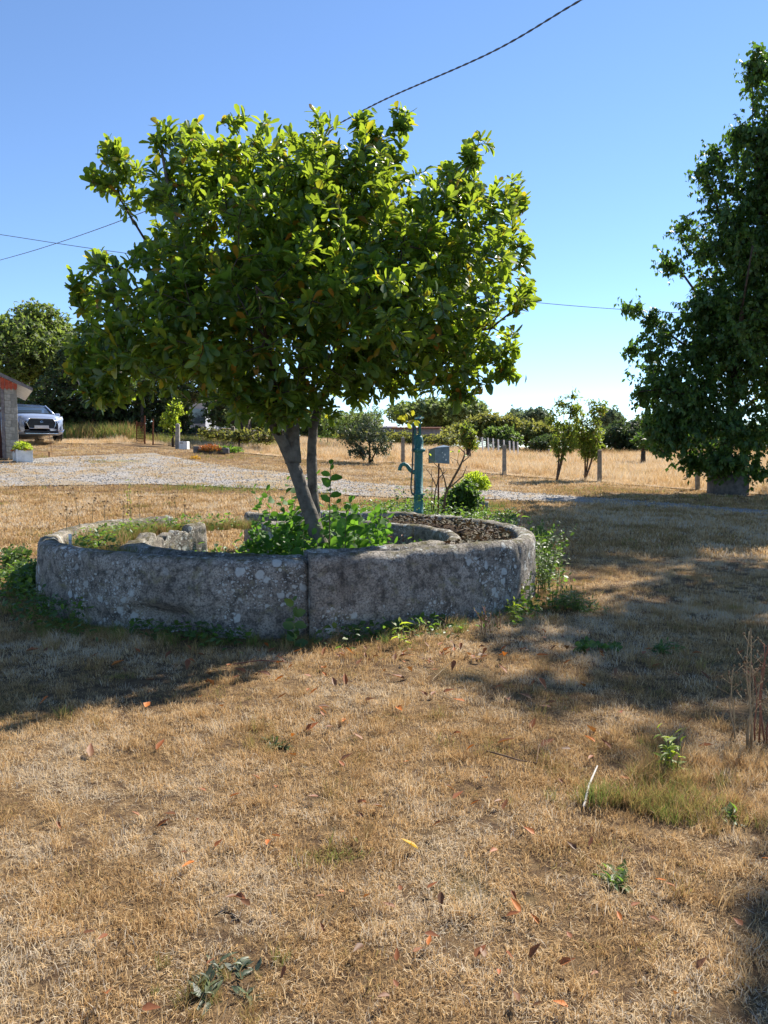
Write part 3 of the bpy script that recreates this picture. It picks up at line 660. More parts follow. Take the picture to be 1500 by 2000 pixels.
HR = [('tree', 'row of dull green trees closing the view between trunk and pale house', 66, [(450, 815, 60, 30, 3), (540, 820, 60, 32, 3), (620, 822, 60, 28, 3), (700, 825, 50, 24, 3), (500, 850, 90, 16, 2), (640, 852, 80, 14, 2)], 1400, .55, 'farleaf'),
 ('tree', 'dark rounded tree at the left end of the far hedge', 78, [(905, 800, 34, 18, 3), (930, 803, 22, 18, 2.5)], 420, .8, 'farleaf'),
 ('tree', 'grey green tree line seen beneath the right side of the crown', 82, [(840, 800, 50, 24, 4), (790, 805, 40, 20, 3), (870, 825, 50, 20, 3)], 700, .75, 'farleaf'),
 ('hedge', 'olive brown hedge running behind the white posts', 64, [(955, 822, 36, 16, 2), (985, 828, 34, 16, 2), (925, 835, 34, 22, 2), (1015, 835, 28, 14, 2), (900, 845, 40, 16, 2)], 900, .5, 'oliveleaf'),
 ('bush', 'bright green bush standing behind the white fence posts', 57, [(985, 852, 24, 18, 1.4), (960, 848, 16, 14, 1.2), (1008, 858, 14, 14, 1)], 420, .4, 'hedge'),
 ('hedge', 'yellow green hedge left of the slim young tree', 62, [(1035, 842, 22, 16, 1.6), (1060, 845, 26, 20, 1.8), (1030, 860, 20, 10, 1)], 520, .45, 'oliveleaf'),
 ('bush', 'low dark bush at the foot of the hedge beside the field', 56, [(1055, 866, 22, 9, 1.2), (1075, 860, 14, 10, 1)], 200, .35, 'darkhedge'),
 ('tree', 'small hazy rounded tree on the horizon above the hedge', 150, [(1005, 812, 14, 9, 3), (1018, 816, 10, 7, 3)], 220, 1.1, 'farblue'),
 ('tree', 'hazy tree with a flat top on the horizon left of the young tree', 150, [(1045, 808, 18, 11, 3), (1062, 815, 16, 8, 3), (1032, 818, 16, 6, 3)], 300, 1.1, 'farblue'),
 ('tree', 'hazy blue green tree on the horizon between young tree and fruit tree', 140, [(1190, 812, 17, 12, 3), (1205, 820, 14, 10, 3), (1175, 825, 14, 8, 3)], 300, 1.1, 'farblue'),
 ('tree', 'dark green trees behind the field left of the fruit tree', 60, [(1225, 850, 38, 32, 3), (1260, 845, 30, 36, 3), (1200, 850, 22, 22, 2), (1290, 850, 40, 35, 3), (1240, 870, 40, 10, 2)], 1100, .5, 'darkhedge'),
 ('hedge', 'hedge closing the field behind the fruit tree', 62, [(1360, 855, 60, 28, 2.5), (1460, 855, 70, 28, 2.5), (1150, 858, 50, 20, 2), (1100, 850, 30, 20, 2)], 900, .5, 'farleaf'),
 ('tree', 'yellowish small tree right of the hand pump behind the post', 38, [(915, 855, 16, 14, .6), (908, 838, 10, 10, .4), (922, 870, 12, 8, .4)], 150, .25, 'youngtree')]
for cat, lab, d, bs, n, L, m in HR:
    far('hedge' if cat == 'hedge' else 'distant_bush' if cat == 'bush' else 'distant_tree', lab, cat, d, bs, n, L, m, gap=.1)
far('distant_tree', 'small tree with a short dark trunk standing alone in the dry field', 'tree', 40, [(1256, 855, 20, 16, .7), (1270, 862, 16, 10, .5), (1243, 862, 14, 8, .5)], 160, .25, 'cherry', trunk=.16)
far('hedge', 'rough scrub along the foot of the field hedge', 'hedge', 57, [(870, 858, 60, 12, 1.5), (830, 858, 40, 10, 1.5), (780, 855, 50, 12, 1.5), (700, 850, 50, 12, 1.5)], 500, .35, 'oliveleaf', gap=.1)
# tall trees beyond the right edge that throw the shade across the lawn
def shade(label, x, y, blobs_, n, L):
    b = Vector((x, y, T(x, y))); top = max(q[2] for q in blobs_)
    leafy('tall_tree', label, 'tree', b, [([b, Vector((x+.1, y, b.z+top*.35)), Vector((x, y+.1, top))], .16, .05, False)], blobs_, n, 8, L, 'cherry', tpl='quad', gap=.26, droop=.6, gs=.9, step=.8)
shade('tall tree beyond the right edge shading the lawn', 8.9, 13.3, [(8.9, 13.3, 9.0, 1.9, 1.9, 1.7), (9.3, 13.6, 7.0, 1.6, 1.7, 1.6), (9.4, 12.8, 5.2, 1.5, 1.5, 1.2), (9.9, 14.2, 8.5, 1.7, 1.7, 2.0), (8.6, 13.9, 9.2, 1.1, 1.1, .8), (8.95, 12.5, 9.4, 1.4, 1.4, 1.2)], 1350, .24)
shade('second tall tree beyond the right edge', 6.3, 7.2, [(6.0, 7.15, 6.3, .75, .75, .6), (6.4, 7.4, 5.2, .5, .5, .5)], 650, .22)
shade('third and tallest tree beyond the right edge', 13.0, 22, [(13, 22, 13, 1.8, 1.8, 2.2), (13.2, 22, 10.5, 1.7, 1.7, 1.8), (13.4, 22.3, 8, 1.7, 1.7, 1.8)], 1300, .26)

# ------------------------------------------------------------------ hand pump
pb = Vector((.505, 11.25, T(.505, 11.25)))
pump = root('hand_pump', 'teal green cast iron hand water pump standing behind the stone ring', 'water pump', pb)
K = pb.y/FPX
def pp(x, y, dy=0): q = P(x, y, pb.y); return Vector((q.x, q.y+dy, q.z))
zt = lambda y: pp(817, y).z-pb.z
MB().lathe(pb, [(.085, -.1), (.085, zt(1000)), (.072, zt(998)), (.07, zt(968)), (.095, zt(967)), (.095, zt(964)), (.064, zt(962)), (.062, zt(885)), (.066, zt(883)), (.1, zt(881.5)), (.1, zt(877)), (.066, zt(875.5)), (.068, zt(862)), (.06, zt(855)), (.042, zt(851)), (.02, zt(849)), (0, zt(849))], 28).o('pump_body', 'teal', pump, True)
mb = MB()
for k in range(6):
    a = k*math.pi/3+.3; mb.lathe(pb+Vector((.088*math.cos(a), .088*math.sin(a), zt(882))), [(0, 0), (.01, 0), (.01, .045), (0, .045)], 6)
mb.o('flange_bolts', 'tealpale', pump)
sp = [pp(817, 922), pp(806, 922), pp(800, 916), pp(795, 909), pp(789, 906), pp(784, 908), pp(781, 914), pp(780.5, 919)]
MB().tube(sp, [.036, .034, .031, .029, .028, .028, .027, .03], 12).o('spout', 'teal', pump, True)
MB().tube([pp(809, 867), pp(809, 832)], [.028, .026], 4).tube([pp(809, 832), pp(809, 826)], [.035, .03], 10).o('handle_bracket', 'teal', pump)
mb = MB(); 
for s_ in (-.02, .02): mb.box(pp(820, 834)+Vector((0, s_, 0)), (.018, .006, .17))
mb.o('rod_guide', 'teal', pump)
MB().tube([pp(818, 851), pp(818, 820)], .011, 8).o('piston_rod', 'iron', pump, True)
MB().box(pp(820, 817), (.035, .028, .022), bev=.008).tube([pp(810, 818, -.01), pp(828, 816, -.01)], .012, 8).o('head_link', 'tealpale', pump)
hp = [pp(822, 817, -.03), pp(814, 822, -.05), pp(808, 832, -.07), pp(806, 850, -.09), pp(806, 880, -.1), pp(805, 910, -.11), pp(803, 935, -.12), pp(802, 952, -.12), pp(803.5, 962, -.12), pp(806.5, 966, -.12), pp(809, 962, -.12), pp(809.5, 950, -.12), pp(809.5, 938, -.12)]
MB().tube(hp, [.014]*5+[.012]*8, 8).o('handle', 'iron', pump, True)

# ------------------------------------------------------------------ box on a rusty pole
bb = Vector((.86, 12.3, T(.86, 12.3))); bb = Vector((P(856, 900, 12.3).x, 12.3, T(.86, 12.3)))
mail = root('letter_box', 'grey metal box on a rusty pole right of the hand pump', 'box', bb)
q = lambda x, y, dy=0: P(x, y, 12.3)+Vector((0, dy, 0))
MB().tube([bb-Vector((0, 0, .1)), q(857, 905)], .014, 8).o('pole', 'rust', mail, True)
a_, b_, c_, d_ = q(852, 876), q(878, 874), q(878, 906), q(852, 904)
e_, f_ = q(838, 880, .16), q(838, 905, .16)
MB().ex([a_, d_, c_, b_], (-.02, .012, 0)).o('front_panel', 'greybox', mail)
MB().ex([a_+Vector((0, .015, 0)), e_, f_, d_+Vector((0, .015, 0))], (.008, .008, 0)).o('side_panel', 'greenbox', mail)
MB().ex([a_+Vector((-.01, .014, .004)), b_+Vector((.01, .014, .004)), b_+Vector((-.08, .2, .03)), e_+Vector((-.01, .02, .004))], (0, 0, .012)).o('roof', 'greybox', mail)
MB().ex([a_+Vector((.03, .1, -.02)), b_+Vector((-.02, .12, -.02)), c_+Vector((-.02, .12, .02)), d_+Vector((.03, .1, .02))], (0, .05, 0)).o('back_panel', 'darkconcrete', mail)
mb = MB()
for (u, v, r_) in ((869, 888, 2.2), (866, 893, 1.6), (871, 898, 2), (864, 884, 1.2)):
    cc = q(u, v, -.004); mb.poly([cc+Vector((math.cos(t)*r_*.008*random.uniform(.6, 1.3), 0, math.sin(t)*r_*.008)) for t in [i*math.pi/3 for i in range(6)]])
mb.o('white_spots', 'white', mail)  # small irregular white spots on the front panel

# ------------------------------------------------------------------ posts
def cpost(x, yt, yb, label, group='concrete fence posts along the field', mat='concrete', d=None, wpx=7.5, lean=0):
    b = G(x, yb); t = P(x+lean, yt, b.y); h = t.z-b.z; w2 = wpx*.5*b.y/FPX
    r_ = root('concrete_post', label, 'post', b, group=group)
    mb = MB(); k = 8; vs = []
    for i in range(k+1):
        z = -.1+(h+.1)*i/k; s_ = 1-.12*i/k
        for (u, v) in ((-1, -1), (1, -1), (1, 1), (-1, 1)):
            vs.append(b+Vector((u*w2*s_+(t.x-b.x)*i/k+.004*noise.noise(Vector((z*5, u, v))), v*w2*s_, z)))
    vs.append(b+Vector((t.x-b.x, 0, h+w2*.7)))
    fs = [(i*4+j, i*4+(j+1) % 4, i*4+4+(j+1) % 4, i*4+4+j) for i in range(k) for j in range(4)]+[(k*4+j, k*4+(j+1) % 4, k*4+4) for j in range(4)]
    mb.add(vs, fs).o('shaft', mat, r_)
    mb = MB()
    for f in (.35, .6, .85): mb.tube([b+Vector((-w2*1.1+(t.x-b.x)*f, -w2*.4, h*f)), b+Vector((-w2*.3+(t.x-b.x)*f, -w2*1.25, h*f)), b+Vector((w2*1.1+(t.x-b.x)*f, -w2*.4, h*f))], .003, 4)
    mb.o('tie_wire', 'iron', r_)
cpost(787, 855, 905, 'short concrete post just left of the hand pump spout')
cpost(985, 870, 928, 'concrete post standing alone left of the young trees')
cpost(1171, 880, 942, 'concrete post touching the right hand young tree')
cpost(1363, 884, 958, 'leaning concrete post left of the concrete ring', lean=-2)
cpost(347, 829, 877, 'pale concrete post next to the small white box', group='pale posts beyond the gravel', wpx=8)
cpost(455, 834, 873, 'pale concrete gate post behind the flower stump', group='pale posts beyond the gravel', wpx=7)

# field wire fence with white posts far behind
fr = root('garden_fence', 'row of thin white posts with dark netting below the far hedge', 'fence', P(970, 880, 50))
ps = [(932, 852, 872), (942, 854, 873), (953, 855, 874), (963, 856, 875), (973, 858, 876), (984, 859, 877), (995, 861, 878), (1003, 862, 879), (1011, 863, 880)]
for i, (x, y0, y1) in enumerate(ps):
    g = G(x, y1); 
    if g.y > 60: g = P(x, y1, 50); 
    dd = 50-i*.4; a = P(x, y0, dd); b = P(x+1.5, y1, dd); b.z = min(b.z, T(b.x, b.y)); MB().tube([b, a], .045, 6).o('post', 'white', fr)
mb = MB()
for (x, y0, y1), (x2, y02, y12) in zip(ps, ps[1:]):
    for k in range(5):
        t = .1+k*.2; mb.tube([P(x, y0+(y1-y0)*t, 50.05), P(x2, y02+(y12-y02)*t, 50.05)], .012, 3, False)
    for k in range(8):
        t = k/8; mb.tube([P(x+(x2-x)*t, y0+1, 50.08), P(x+(x2-x)*t, y1, 50.08)], .012, 3, False)
mb.o('netting', 'iron', fr, kind='stuff')

# ------------------------------------------------------------------ shed corner at the left
sb = G(25, 897); SD = sb.y; yaw = math.atan2(-sb.x, sb.y)+R(1.5)
shed = root('block_shed', 'corner of a concrete block shed with red scalloped gable boards and white roof edge', 'shed', sb, yaw, local=True)
k = SD/FPX*1.0; cw = .37
u_ = SD/math.cos(math.atan2(-sb.x, sb.y))/FPX       # metres per pixel along the shed front
hp_ = 138*SD/FPX; ch = .2
me_blk = {}
def blockmesh(w_, d_, h_):
    key = (round(w_, 3), round(d_, 3))
    if key not in me_blk:
        o = MB().box((0, 0, 0), (w_/2, d_/2, h_/2), bev=.008).o('block', 'block', shed); me_blk[key] = o.data; bpy.data.objects.remove(o)
    return me_blk[key]
z = 0; i = 0; top = hp_
while z < top-.02:
    rows = [(-.0925, .177, 0), (.0925, .177, 0)] if i % 2 else [(-.045, .27, 0), (.135, .082, 0)]
    for (cx_, w_, _) in rows:
        o = bpy.data.objects.new('block', blockmesh(w_, .2, ch-.012)); COL.objects.link(o); o.parent = shed
        o.location = (cx_+random.uniform(-.002, .002), random.uniform(-.003, .003), z+ch/2)
    for j in range(1, 13):                      # side wall going back
        o = bpy.data.objects.new('block', blockmesh(.2, .388, ch-.012)); COL.objects.link(o); o.parent = shed
        o.location = (.084, .1+.2+(j-1)*.4+(.1 if i % 2 else 0), z+ch/2)
    z += ch; i += 1
MB().box((.083, 2.4, top/2), (.085, 2.5, top/2)).box((0, 0, top/2), (.168, .09, top/2)).o('mortar_core', 'mortar', shed)
MB().box((-.235, -.05, top/2), (.05, .06, top/2)).o('door_post', 'greywood', shed)
MB().box((-.37, .12, top/2), (.08, .02, top/2)).o('door_leaf', 'brownwood', shed)
MB().box((-2.2, 2.4, top/2), (1.7, 2.3, top/2)).o('interior_shade_fill', 'dark', shed)  # solid block, its black colour stands for the shade indoors
# gable boards with scalloped lower edge: sloping up to the left
zE = top+.0; slope = .48
nb = 14; bw = .115
for j in range(22):
    x1 = .19-j*bw; x0 = x1-bw+.006; zt1 = zE+.10+slope*(.19-x1); zt0 = zE+.10+slope*(.19-x0); zb = top-.01
    xm = (x0+x1)/2
    pts = [(x0, -.14, zt0), (x1, -.14, zt1), (x1, -.14, zb), (x1-.02, -.14, zb-.035), (xm, -.14, zb-.065), (x0+.02, -.14, zb-.035), (x0, -.14, zb)]
    MB().ex(pts, (0, .022, 0)).o('gable_board', 'redwood', shed)
def roofpt(x, y, dz): return (x, y, zE+.13+slope*(.19-x)+dz)
MB().ex([roofpt(.62, -.35, -.0), roofpt(-3, -.35, 0), roofpt(-3, 5, 0), roofpt(.62, 5, 0)], (0, 0, .05)).o('roof', 'white', shed)
MB().ex([roofpt(.62, -.37, -.03), roofpt(-3, -.37, -.03), roofpt(-3, -.37, .07), roofpt(.62, -.37, .07)], (0, .018, 0)).o('barge_board', 'greywood', shed)

# planter box
g = G(45, 903); 
pl = root('planter_box', 'white panelled planter box beside the shed pier', 'planter', g, R(38)+yaw*0, local=True)
w2 = .21; hh = .36
for a, lab in ((0, 'front'), (1, 's'), (2, 'b'), (3, 'l')):
    m = Matrix.Rotation(a*math.pi/2, 4, 'Z'); mb = MB()
    f = lambda x, y, z: tuple(m@Vector((x, y, z)))
    mb.ex([f(-w2+.012, -w2, 0), f(w2-.012, -w2, 0), f(w2-.012, -w2, hh), f(-w2+.012, -w2, hh)], m.to_3x3()@Vector((0, .015, 0)))
    mb.o('panel', 'white', pl)
    mb = MB(); mb.box(f(-w2, -w2, hh/2+.01), (.022, .022, hh/2+.015)); mb.o('corner_post', 'white', pl)
    MB().ex([f(-w2+.03, -w2-.012, .05), f(w2-.06, -w2-.012, hh-.03), f(w2-.03, -w2-.012, hh-.06), f(-w2+.06, -w2-.012, .03)], m.to_3x3()@Vector((0, .01, 0))).o('brace', 'white', pl)
MB().box((0, 0, hh-.04), (w2-.02, w2-.02, .01)).o('soil', 'soil', pl)
def mound(name, label, cat, c, rx, ry, rz, n, L, mat, parent=None, tpl='round', group=None, kind=None, bias=.5, upper=True):
    u = unit(n); 
    if upper: u[:, 2] = np.abs(u[:, 2])
    r_ = rng.random(n)[:, None]**bias; O_ = np.array(c)+u*r_*np.array((rx, ry, rz))
    D_ = u+rng.normal(size=(n, 3))*.5+np.array((0, 0, .2)); U_ = np.array((0, 0, 1.))+rng.normal(size=(n, 3))*.6
    S_ = L*rng.uniform(.6, 1.3, n)
    kw = dict(kind=kind) if parent is not None else dict(label=label, cat=cat, group=group, kind=kind, org=Vector(c))
    return leaves_mesh(name, O_, D_, U_, S_, tpl, mat, parent, **kw)
pt = root('potted_plant', 'lime green plant spilling over the white planter box', 'plant', g+Vector((0, 0, hh)))
mound('foliage', None, None, g+Vector((.02, 0, hh+.0)), .3, .25, .26, 420, .06, 'lime', pt, kind='stuff')
mound('red_foliage', None, None, g+Vector((0, -.08, hh-.04)), .32, .2, .1, 200, .05, 'deadleaf', pt, kind='stuff')

# small bits near the shed and along the gravel
g = G(96, 893); MB().tube([g-Vector((0, 0, .1)), g+Vector((0, 0, .18))], .02, 6).o('wooden_stake', 'rust', None, label='short rusty stake in the grass in front of the car', cat='stake')
g = G(103, 893)
stk = MB().tube([g, g+Vector((-.05, 0, .35)), g+Vector((-.1, 0, .75))], .006, 5); 
for z_ in (.3, .42, .55, .68): stk.tube([g+Vector((-.09*z_/.7, 0, z_)), g+Vector((-.09*z_/.7+random.uniform(-.12, .12), 0, z_+.08))], .004, 4)
stk.o('dry_stalk', 'redstem', None, label='thin reddish dry weed stalk rising in front of the car bumper', cat='weed')

# white box, stump planter, orange flowers
g = G(360, 878); wb = root('white_box', 'small white box with a dark slot beside the pale concrete post', 'box', g, R(-6), local=True)
MB().box((0, 0, .16), (.17, .15, .16), bev=.01).o('body', 'white', wb)
MB().box((-.06, -.152, .26), (.06, .006, .018)).o('slot', 'blackplastic', wb)
g = G(405, 886); st = root('stump_planter', 'grey hollow log planter lying in front of the pale gate post', 'planter', g)
MB().lathe(g+Vector((-.38, 0, 0)), [(.16, -.05), (.15, .26), (.13, .28), (.11, .26), (0, .24)], 14).o('stump', 'darkconcrete', st, True)
MB().box(g+Vector((.25, .1, .1)), (.55, .14, .12), bev=.04).o('log', 'darkconcrete', st)
fo = root('flower_clump', 'orange brown flowers filling the log planter', 'flowers', g+Vector((.1, 0, .2)))
mound('flower_heads', None, None, g+Vector((.1, -.05, .12)), .5, .25, .22, 500, .06, 'orangeleaf', fo, kind='stuff')
mound('stems', None, None, g+Vector((.1, -.05, .05)), .5, .25, .2, 200, .06, 'bronze', fo, kind='stuff')
mound('garden_plant', 'low dark green plant spreading right of the orange flowers', 'plant', G(440, 884), .75, .4, .24, 700, .09, 'weed')
mound('garden_plant', 'small yellow flowered plant at the gravel edge in front of the log', 'plant', G(380, 897), .18, .12, .12, 90, .06, 'yellowleaf')
mound('garden_plant', 'dead brown conifer like plant behind the orange flowers', 'plant', G(405, 870), .22, .2, .5, 260, .08, 'bronze')

# rusty cage
g = G(283, 868); cg = root('rusty_cage', 'rusty wire mesh cage held by iron stakes beyond the gravel', 'cage', g); d = g.y
for (x, yt, yb) in ((267, 822, 864), (283, 812, 867), (299, 818, 872)):
    MB().tube([P(x, yb, d+(x-283)*-.02), P(x, yt, d+(x-283)*-.02)], .035 if x > 270 else .02, 6).o('stake', 'rust', cg)
mb = MB()
for i in range(9):
    x = 266+i*1.9; mb.tube([P(x, 863+i*.3, d), P(x, 824, d)], .009, 3, False); mb.tube([P(x, 862, d+.5), P(x, 824, d+.5)], .009, 3, False)
for i in range(8):
    y = 826+i*5; mb.tube([P(266, y, d), P(282, y+1, d), P(282, y, d+.5), P(266, y, d+.5), P(266, y, d)], .008, 3, False)
mb.o('wire_mesh', 'rust', cg, kind='stuff')
g = G(278, 862); MB().tube([g-Vector((0, 0, .1)), g+Vector((0, .05, 1.2)), g+Vector((.03, .1, 2.8))], [.1, .08, .07], 8).o('dead_tree', 'barkdark', None, label='bare dark trunk standing behind the rusty cage', cat='tree')

# gate with white rail and wire fence
g = G(472, 866); gt = root('rail_gate', 'low gate with a white top rail and thin dark posts behind the gate post', 'gate', g); d = g.y+.5
MB().tube([P(432, 836, d), P(465, 838, d)], .035, 6).tube([P(487, 841, d), P(502, 841, d)], .03, 6).o('top_rail', 'white', gt)
for x in (433, 502): MB().tube([P(x, 864, d), P(x, 838, d)], .035, 6).o('post', 'rust', gt)
MB().tube([P(433, 852, d), P(502, 853, d)], .012, 4).tube([P(433, 860, d), P(502, 861, d)], .012, 4).o('wire', 'iron', gt)
g = G(400, 868); wf = root('wire_fence', 'old wire fence with dark wooden stakes left of the rail gate', 'fence', g); d = g.y+1
for x in (354, 383, 401, 413): MB().tube([P(x, 866, d), P(x, 832+(x % 5), d)], .04, 6).o('stake', 'barkdark', wf)
MB().tube([P(350, 845, d), P(430, 845, d)], .01, 4).tube([P(350, 855, d), P(430, 855, d)], .01, 4).o('wire', 'iron', wf)
MB().box(P(410, 861, d), (1.2, .05, .08)).o('bottom_plank', 'greywood', wf)

# pale house and barns far behind
def house(label, x0, x1, yt, ye, yb, d, wall, roof, ov=.3, dep=6):
    a = P(x0, yb, d); b = P(x1, yb, d); h = P(x0, ye, d).z; ht = P(x0, yt, d).z; z0 = min(T(a.x, d), T(b.x, d))-.3
    r_ = root('far_building', label, 'building', Vector(((a.x+b.x)/2, d, z0)))
    MB().box(((a.x+b.x)/2, d+dep/2, (z0+h)/2), ((b.x-a.x)/2, dep/2, (h-z0)/2)).o('wall', wall, r_)
    x0_, x1_ = a.x-ov, b.x+ov
    MB().add([(x0_, d-ov, h), (x1_, d-ov, h), (x1_, d+dep/2, ht), (x0_, d+dep/2, ht), (x1_, d+dep+ov, h), (x0_, d+dep+ov, h), (x0_, d-ov, h-.12), (x1_, d-ov, h-.12)], [(0, 1, 2, 3), (3, 2, 4, 5), (6, 7, 1, 0), (0, 3, 5), (1, 4, 2)]).o('roof', roof, r_)
    return r_, a, b
h1, a, b = house('pale bluish house wall seen under the left part of the crown', 364, 402, 768, 780, 850, 58, 'palewall', 'rooftile')
MB().box(((a.x+b.x)/2+.2, 57.98, P(0, 815, 58).z), (.5, .03, .6)).o('window', 'glass', h1)
MB().box(((a.x+b.x)/2, 57.97, P(0, 838, 58).z-.3), ((b.x-a.x)/2, .03, .7)).o('grey_plinth', 'greywall', h1)
house('long low barn with a pale roof edge behind the hand pump', 772, 862, 832, 835, 868, 68, 'greywall', 'rooftile')
house('grey barn with a white fascia left of the hand pump', 640, 770, 828, 833, 868, 74, 'greywall', 'roofpale')
h4, a, b = house('little grey shed by the hedge left of the slim tree', 1063, 1078, 855, 860, 872, 58, 'roofpale', 'greywall')

# ------------------------------------------------------------------ car
fc = G(93, 868); th = R(24+15); fwd = Vector((math.sin(th), -math.cos(th), 0))
cc = Vector((fc.x, 29.3, 0))-fwd*2.06; cc.z = T(cc.x, cc.y)-.0
car = root('parked_car', 'blue grey crossover car parked beside the shed facing the gravel yard', 'car', cc, th, local=True)
car.rotation_euler = (R(-2.5), 0, th)
# stations: y(front is -), half width, sill z, shoulder z, centre z
def loft(st, rows, name, mat, smooth=True, parent=car):
    vs = []; n = None
    for s_ in st:
        half = rows(s_); prof = [(-x, z) for x, z in half]+[(x, z) for x, z in reversed(half)][0:]
        n = len(prof)
        for x, z in prof: vs.append((x, s_[0], z))
    fs = [(i*n+j, i*n+j+1, (i+1)*n+j+1, (i+1)*n+j) for i in range(len(st)-1) for j in range(n-1)]
    fs += [(i*n+n-1, i*n, (i+1)*n, (i+1)*n+n-1) for i in range(len(st)-1)]
    fs += [tuple(range(n)), tuple(range((len(st)-1)*n+n-1, (len(st)-1)*n-1, -1))]
    return MB().add(vs, fs).o(name, mat, parent, smooth)
bst = [(-2.06, .62, .34, .74, .78), (-2.03, .74, .27, .84, .9), (-1.9, .84, .23, .92, 1.0), (-1.6, .89, .22, .97, 1.06), (-1.1, .9, .22, 1.0, 1.1), (-.7, .9, .22, 1.01, 1.12), (.5, .9, .22, 1.04, 1.1), (1.5, .9, .24, 1.06, 1.1), (1.9, .86, .28, 1.06, 1.1), (2.06, .76, .34, 1.0, 1.04)]
loft(bst, lambda s_: [(s_[1]*.8, s_[2]), (s_[1]*.96, s_[2]+.06), (s_[1], s_[2]+.22), (s_[1]*.985, s_[3]-.1), (s_[1]*.93, s_[3]), (s_[1]*.6, s_[4]-.015), (s_[1]*.2, s_[4])], 'body', 'paint')
gst = [(-1.0, .76, 1.08), (-.55, .72, 1.33), (-.2, .68, 1.5), (.3, .66, 1.55), (1.0, .65, 1.52), (1.6, .66, 1.4), (1.98, .7, 1.1)]
loft(gst, lambda s_: [(.8, 1.0), (s_[1]*1.06, 1.0+(s_[2]-1)*.15), (s_[1], s_[2]-.05), (s_[1]*.85, s_[2])], 'glasshouse', 'glass')
rst = [(-.22, .665, 1.505), (.3, .64, 1.56), (1.0, .63, 1.53), (1.62, .63, 1.42)]
loft(rst, lambda s_: [(s_[1]+.03, s_[2]-.05), (s_[1]+.02, s_[2]-.01), (s_[1]*.8, s_[2]+.025), (s_[1]*.3, s_[2]+.035)], 'roof', 'paint')
for sx in (-1, 1):
    MB().tube([(sx*.8, -1.0, 1.07), (sx*.73, -.55, 1.32), (sx*.68, -.2, 1.5)], .035, 6).o('windscreen_pillar', 'paint', car, True)
    mm = MB().box((sx*.98, -.72, 1.1), (.1, .06, .065), bev=.03).tube([(sx*.86, -.72, 1.06), (sx*.95, -.72, 1.08)], .02, 6).o('door_mirror', 'paint', car)
    MB().box((sx*.98, -.655, 1.1), (.08, .008, .05)).o('mirror_glass', 'glass', mm)
    MB().add([(sx*.5, -2.045, .84), (sx*.66, -2.055, .70), (sx*.78, -1.985, .74), (sx*.865, -1.86, .84), (sx*.84, -1.84, .95), (sx*.7, -1.99, .92)], [(0, 1, 2, 3, 4, 5)]).o('headlight', 'lampglass', car)
    MB().ex([(sx*.42, -2.08, .40), (sx*.8, -2.02, .33), (sx*.86, -1.95, .45), (sx*.83, -2.0, .38), (sx*.6, -2.07, .42)], (0, .04, 0)).o('bumper_trim', 'chrome', car)
    MB().tube([(sx*.82, -1.99, .7), (sx*.79, -2.03, .6), (sx*.81, -2.02, .48), (sx*.78, -2.03, .4)], .016, 5).o('running_light', 'blackplastic', car)
    for sy in (-1.3, 1.28):
        wh = MB(); prof = [(.2, -.1), (.31, -.11), (.335, -.08), (.335, .08), (.31, .11), (.2, .1)]; vs = []; n = 24
        for r_, o_ in prof:
            for j in range(n): vs.append((sx*.8+o_, sy+r_*math.cos(2*math.pi*j/n), .335+r_*math.sin(2*math.pi*j/n)))
        wh.add(vs, [(i*n+j, i*n+(j+1) % n, (i+1)*n+(j+1) % n, (i+1)*n+j) for i in range(5) for j in range(n)])
        wheel = wh.o('wheel', 'rubber', car, True)
        rm = MB(); vs = []
        for r_, o_ in [(.21, .08), (.05, .1), (.0, .1)]:
            for j in range(20): vs.append((sx*(.8+o_), sy+r_*math.cos(2*math.pi*j/20), .335+r_*math.sin(2*math.pi*j/20)))
        rm.add(vs, [(i*20+j, i*20+(j+1) % 20, (i+1)*20+(j+1) % 20, (i+1)*20+j) for i in range(2) for j in range(20)]).o('rim', 'chrome', wheel)
hexo = [(-.42, .83), (.42, .83), (.53, .68), (.44, .46), (-.44, .46), (-.53, .68)]
gr = MB().ex([(x, -2.085, z) for x, z in hexo], (0, .1, 0)).o('grille', 'blackplastic', car)
mb = MB(); mb.tube([(x, -2.09, z) for x, z in hexo]+[(hexo[0][0], -2.09, hexo[0][1])], .014, 6); mb.o('grille_surround', 'chrome', gr, True)
mb = MB()
for i in range(6): mb.box((0, -2.09, .5+i*.055), (.42-.008*abs(i-3), .006, .006))
mb.o('grille_bars', 'iron', gr)
MB().box((0, -2.1, .52), (.26, .01, .055), bev=.006).o('number_plate', 'white', car)
MB().tube([(-.05, -2.105, .71), (0, -2.11, .75), (.05, -2.105, .71), (0, -2.11, .67), (-.05, -2.105, .71)], .01, 5).o('emblem', 'chrome', car)
MB().box((0, -2.03, .34), (.62, .05, .045), bev=.02).o('lower_intake', 'blackplastic', car)
MB().box((0, -2.05, .27), (.6, .05, .018), bev=.01).o('skid_plate', 'chrome', car)
MB().tube([(-.72, -1.02, 1.12), (0, -1.12, 1.13), (.72, -1.02, 1.12)], .015, 5).o('wiper', 'blackplastic', car)

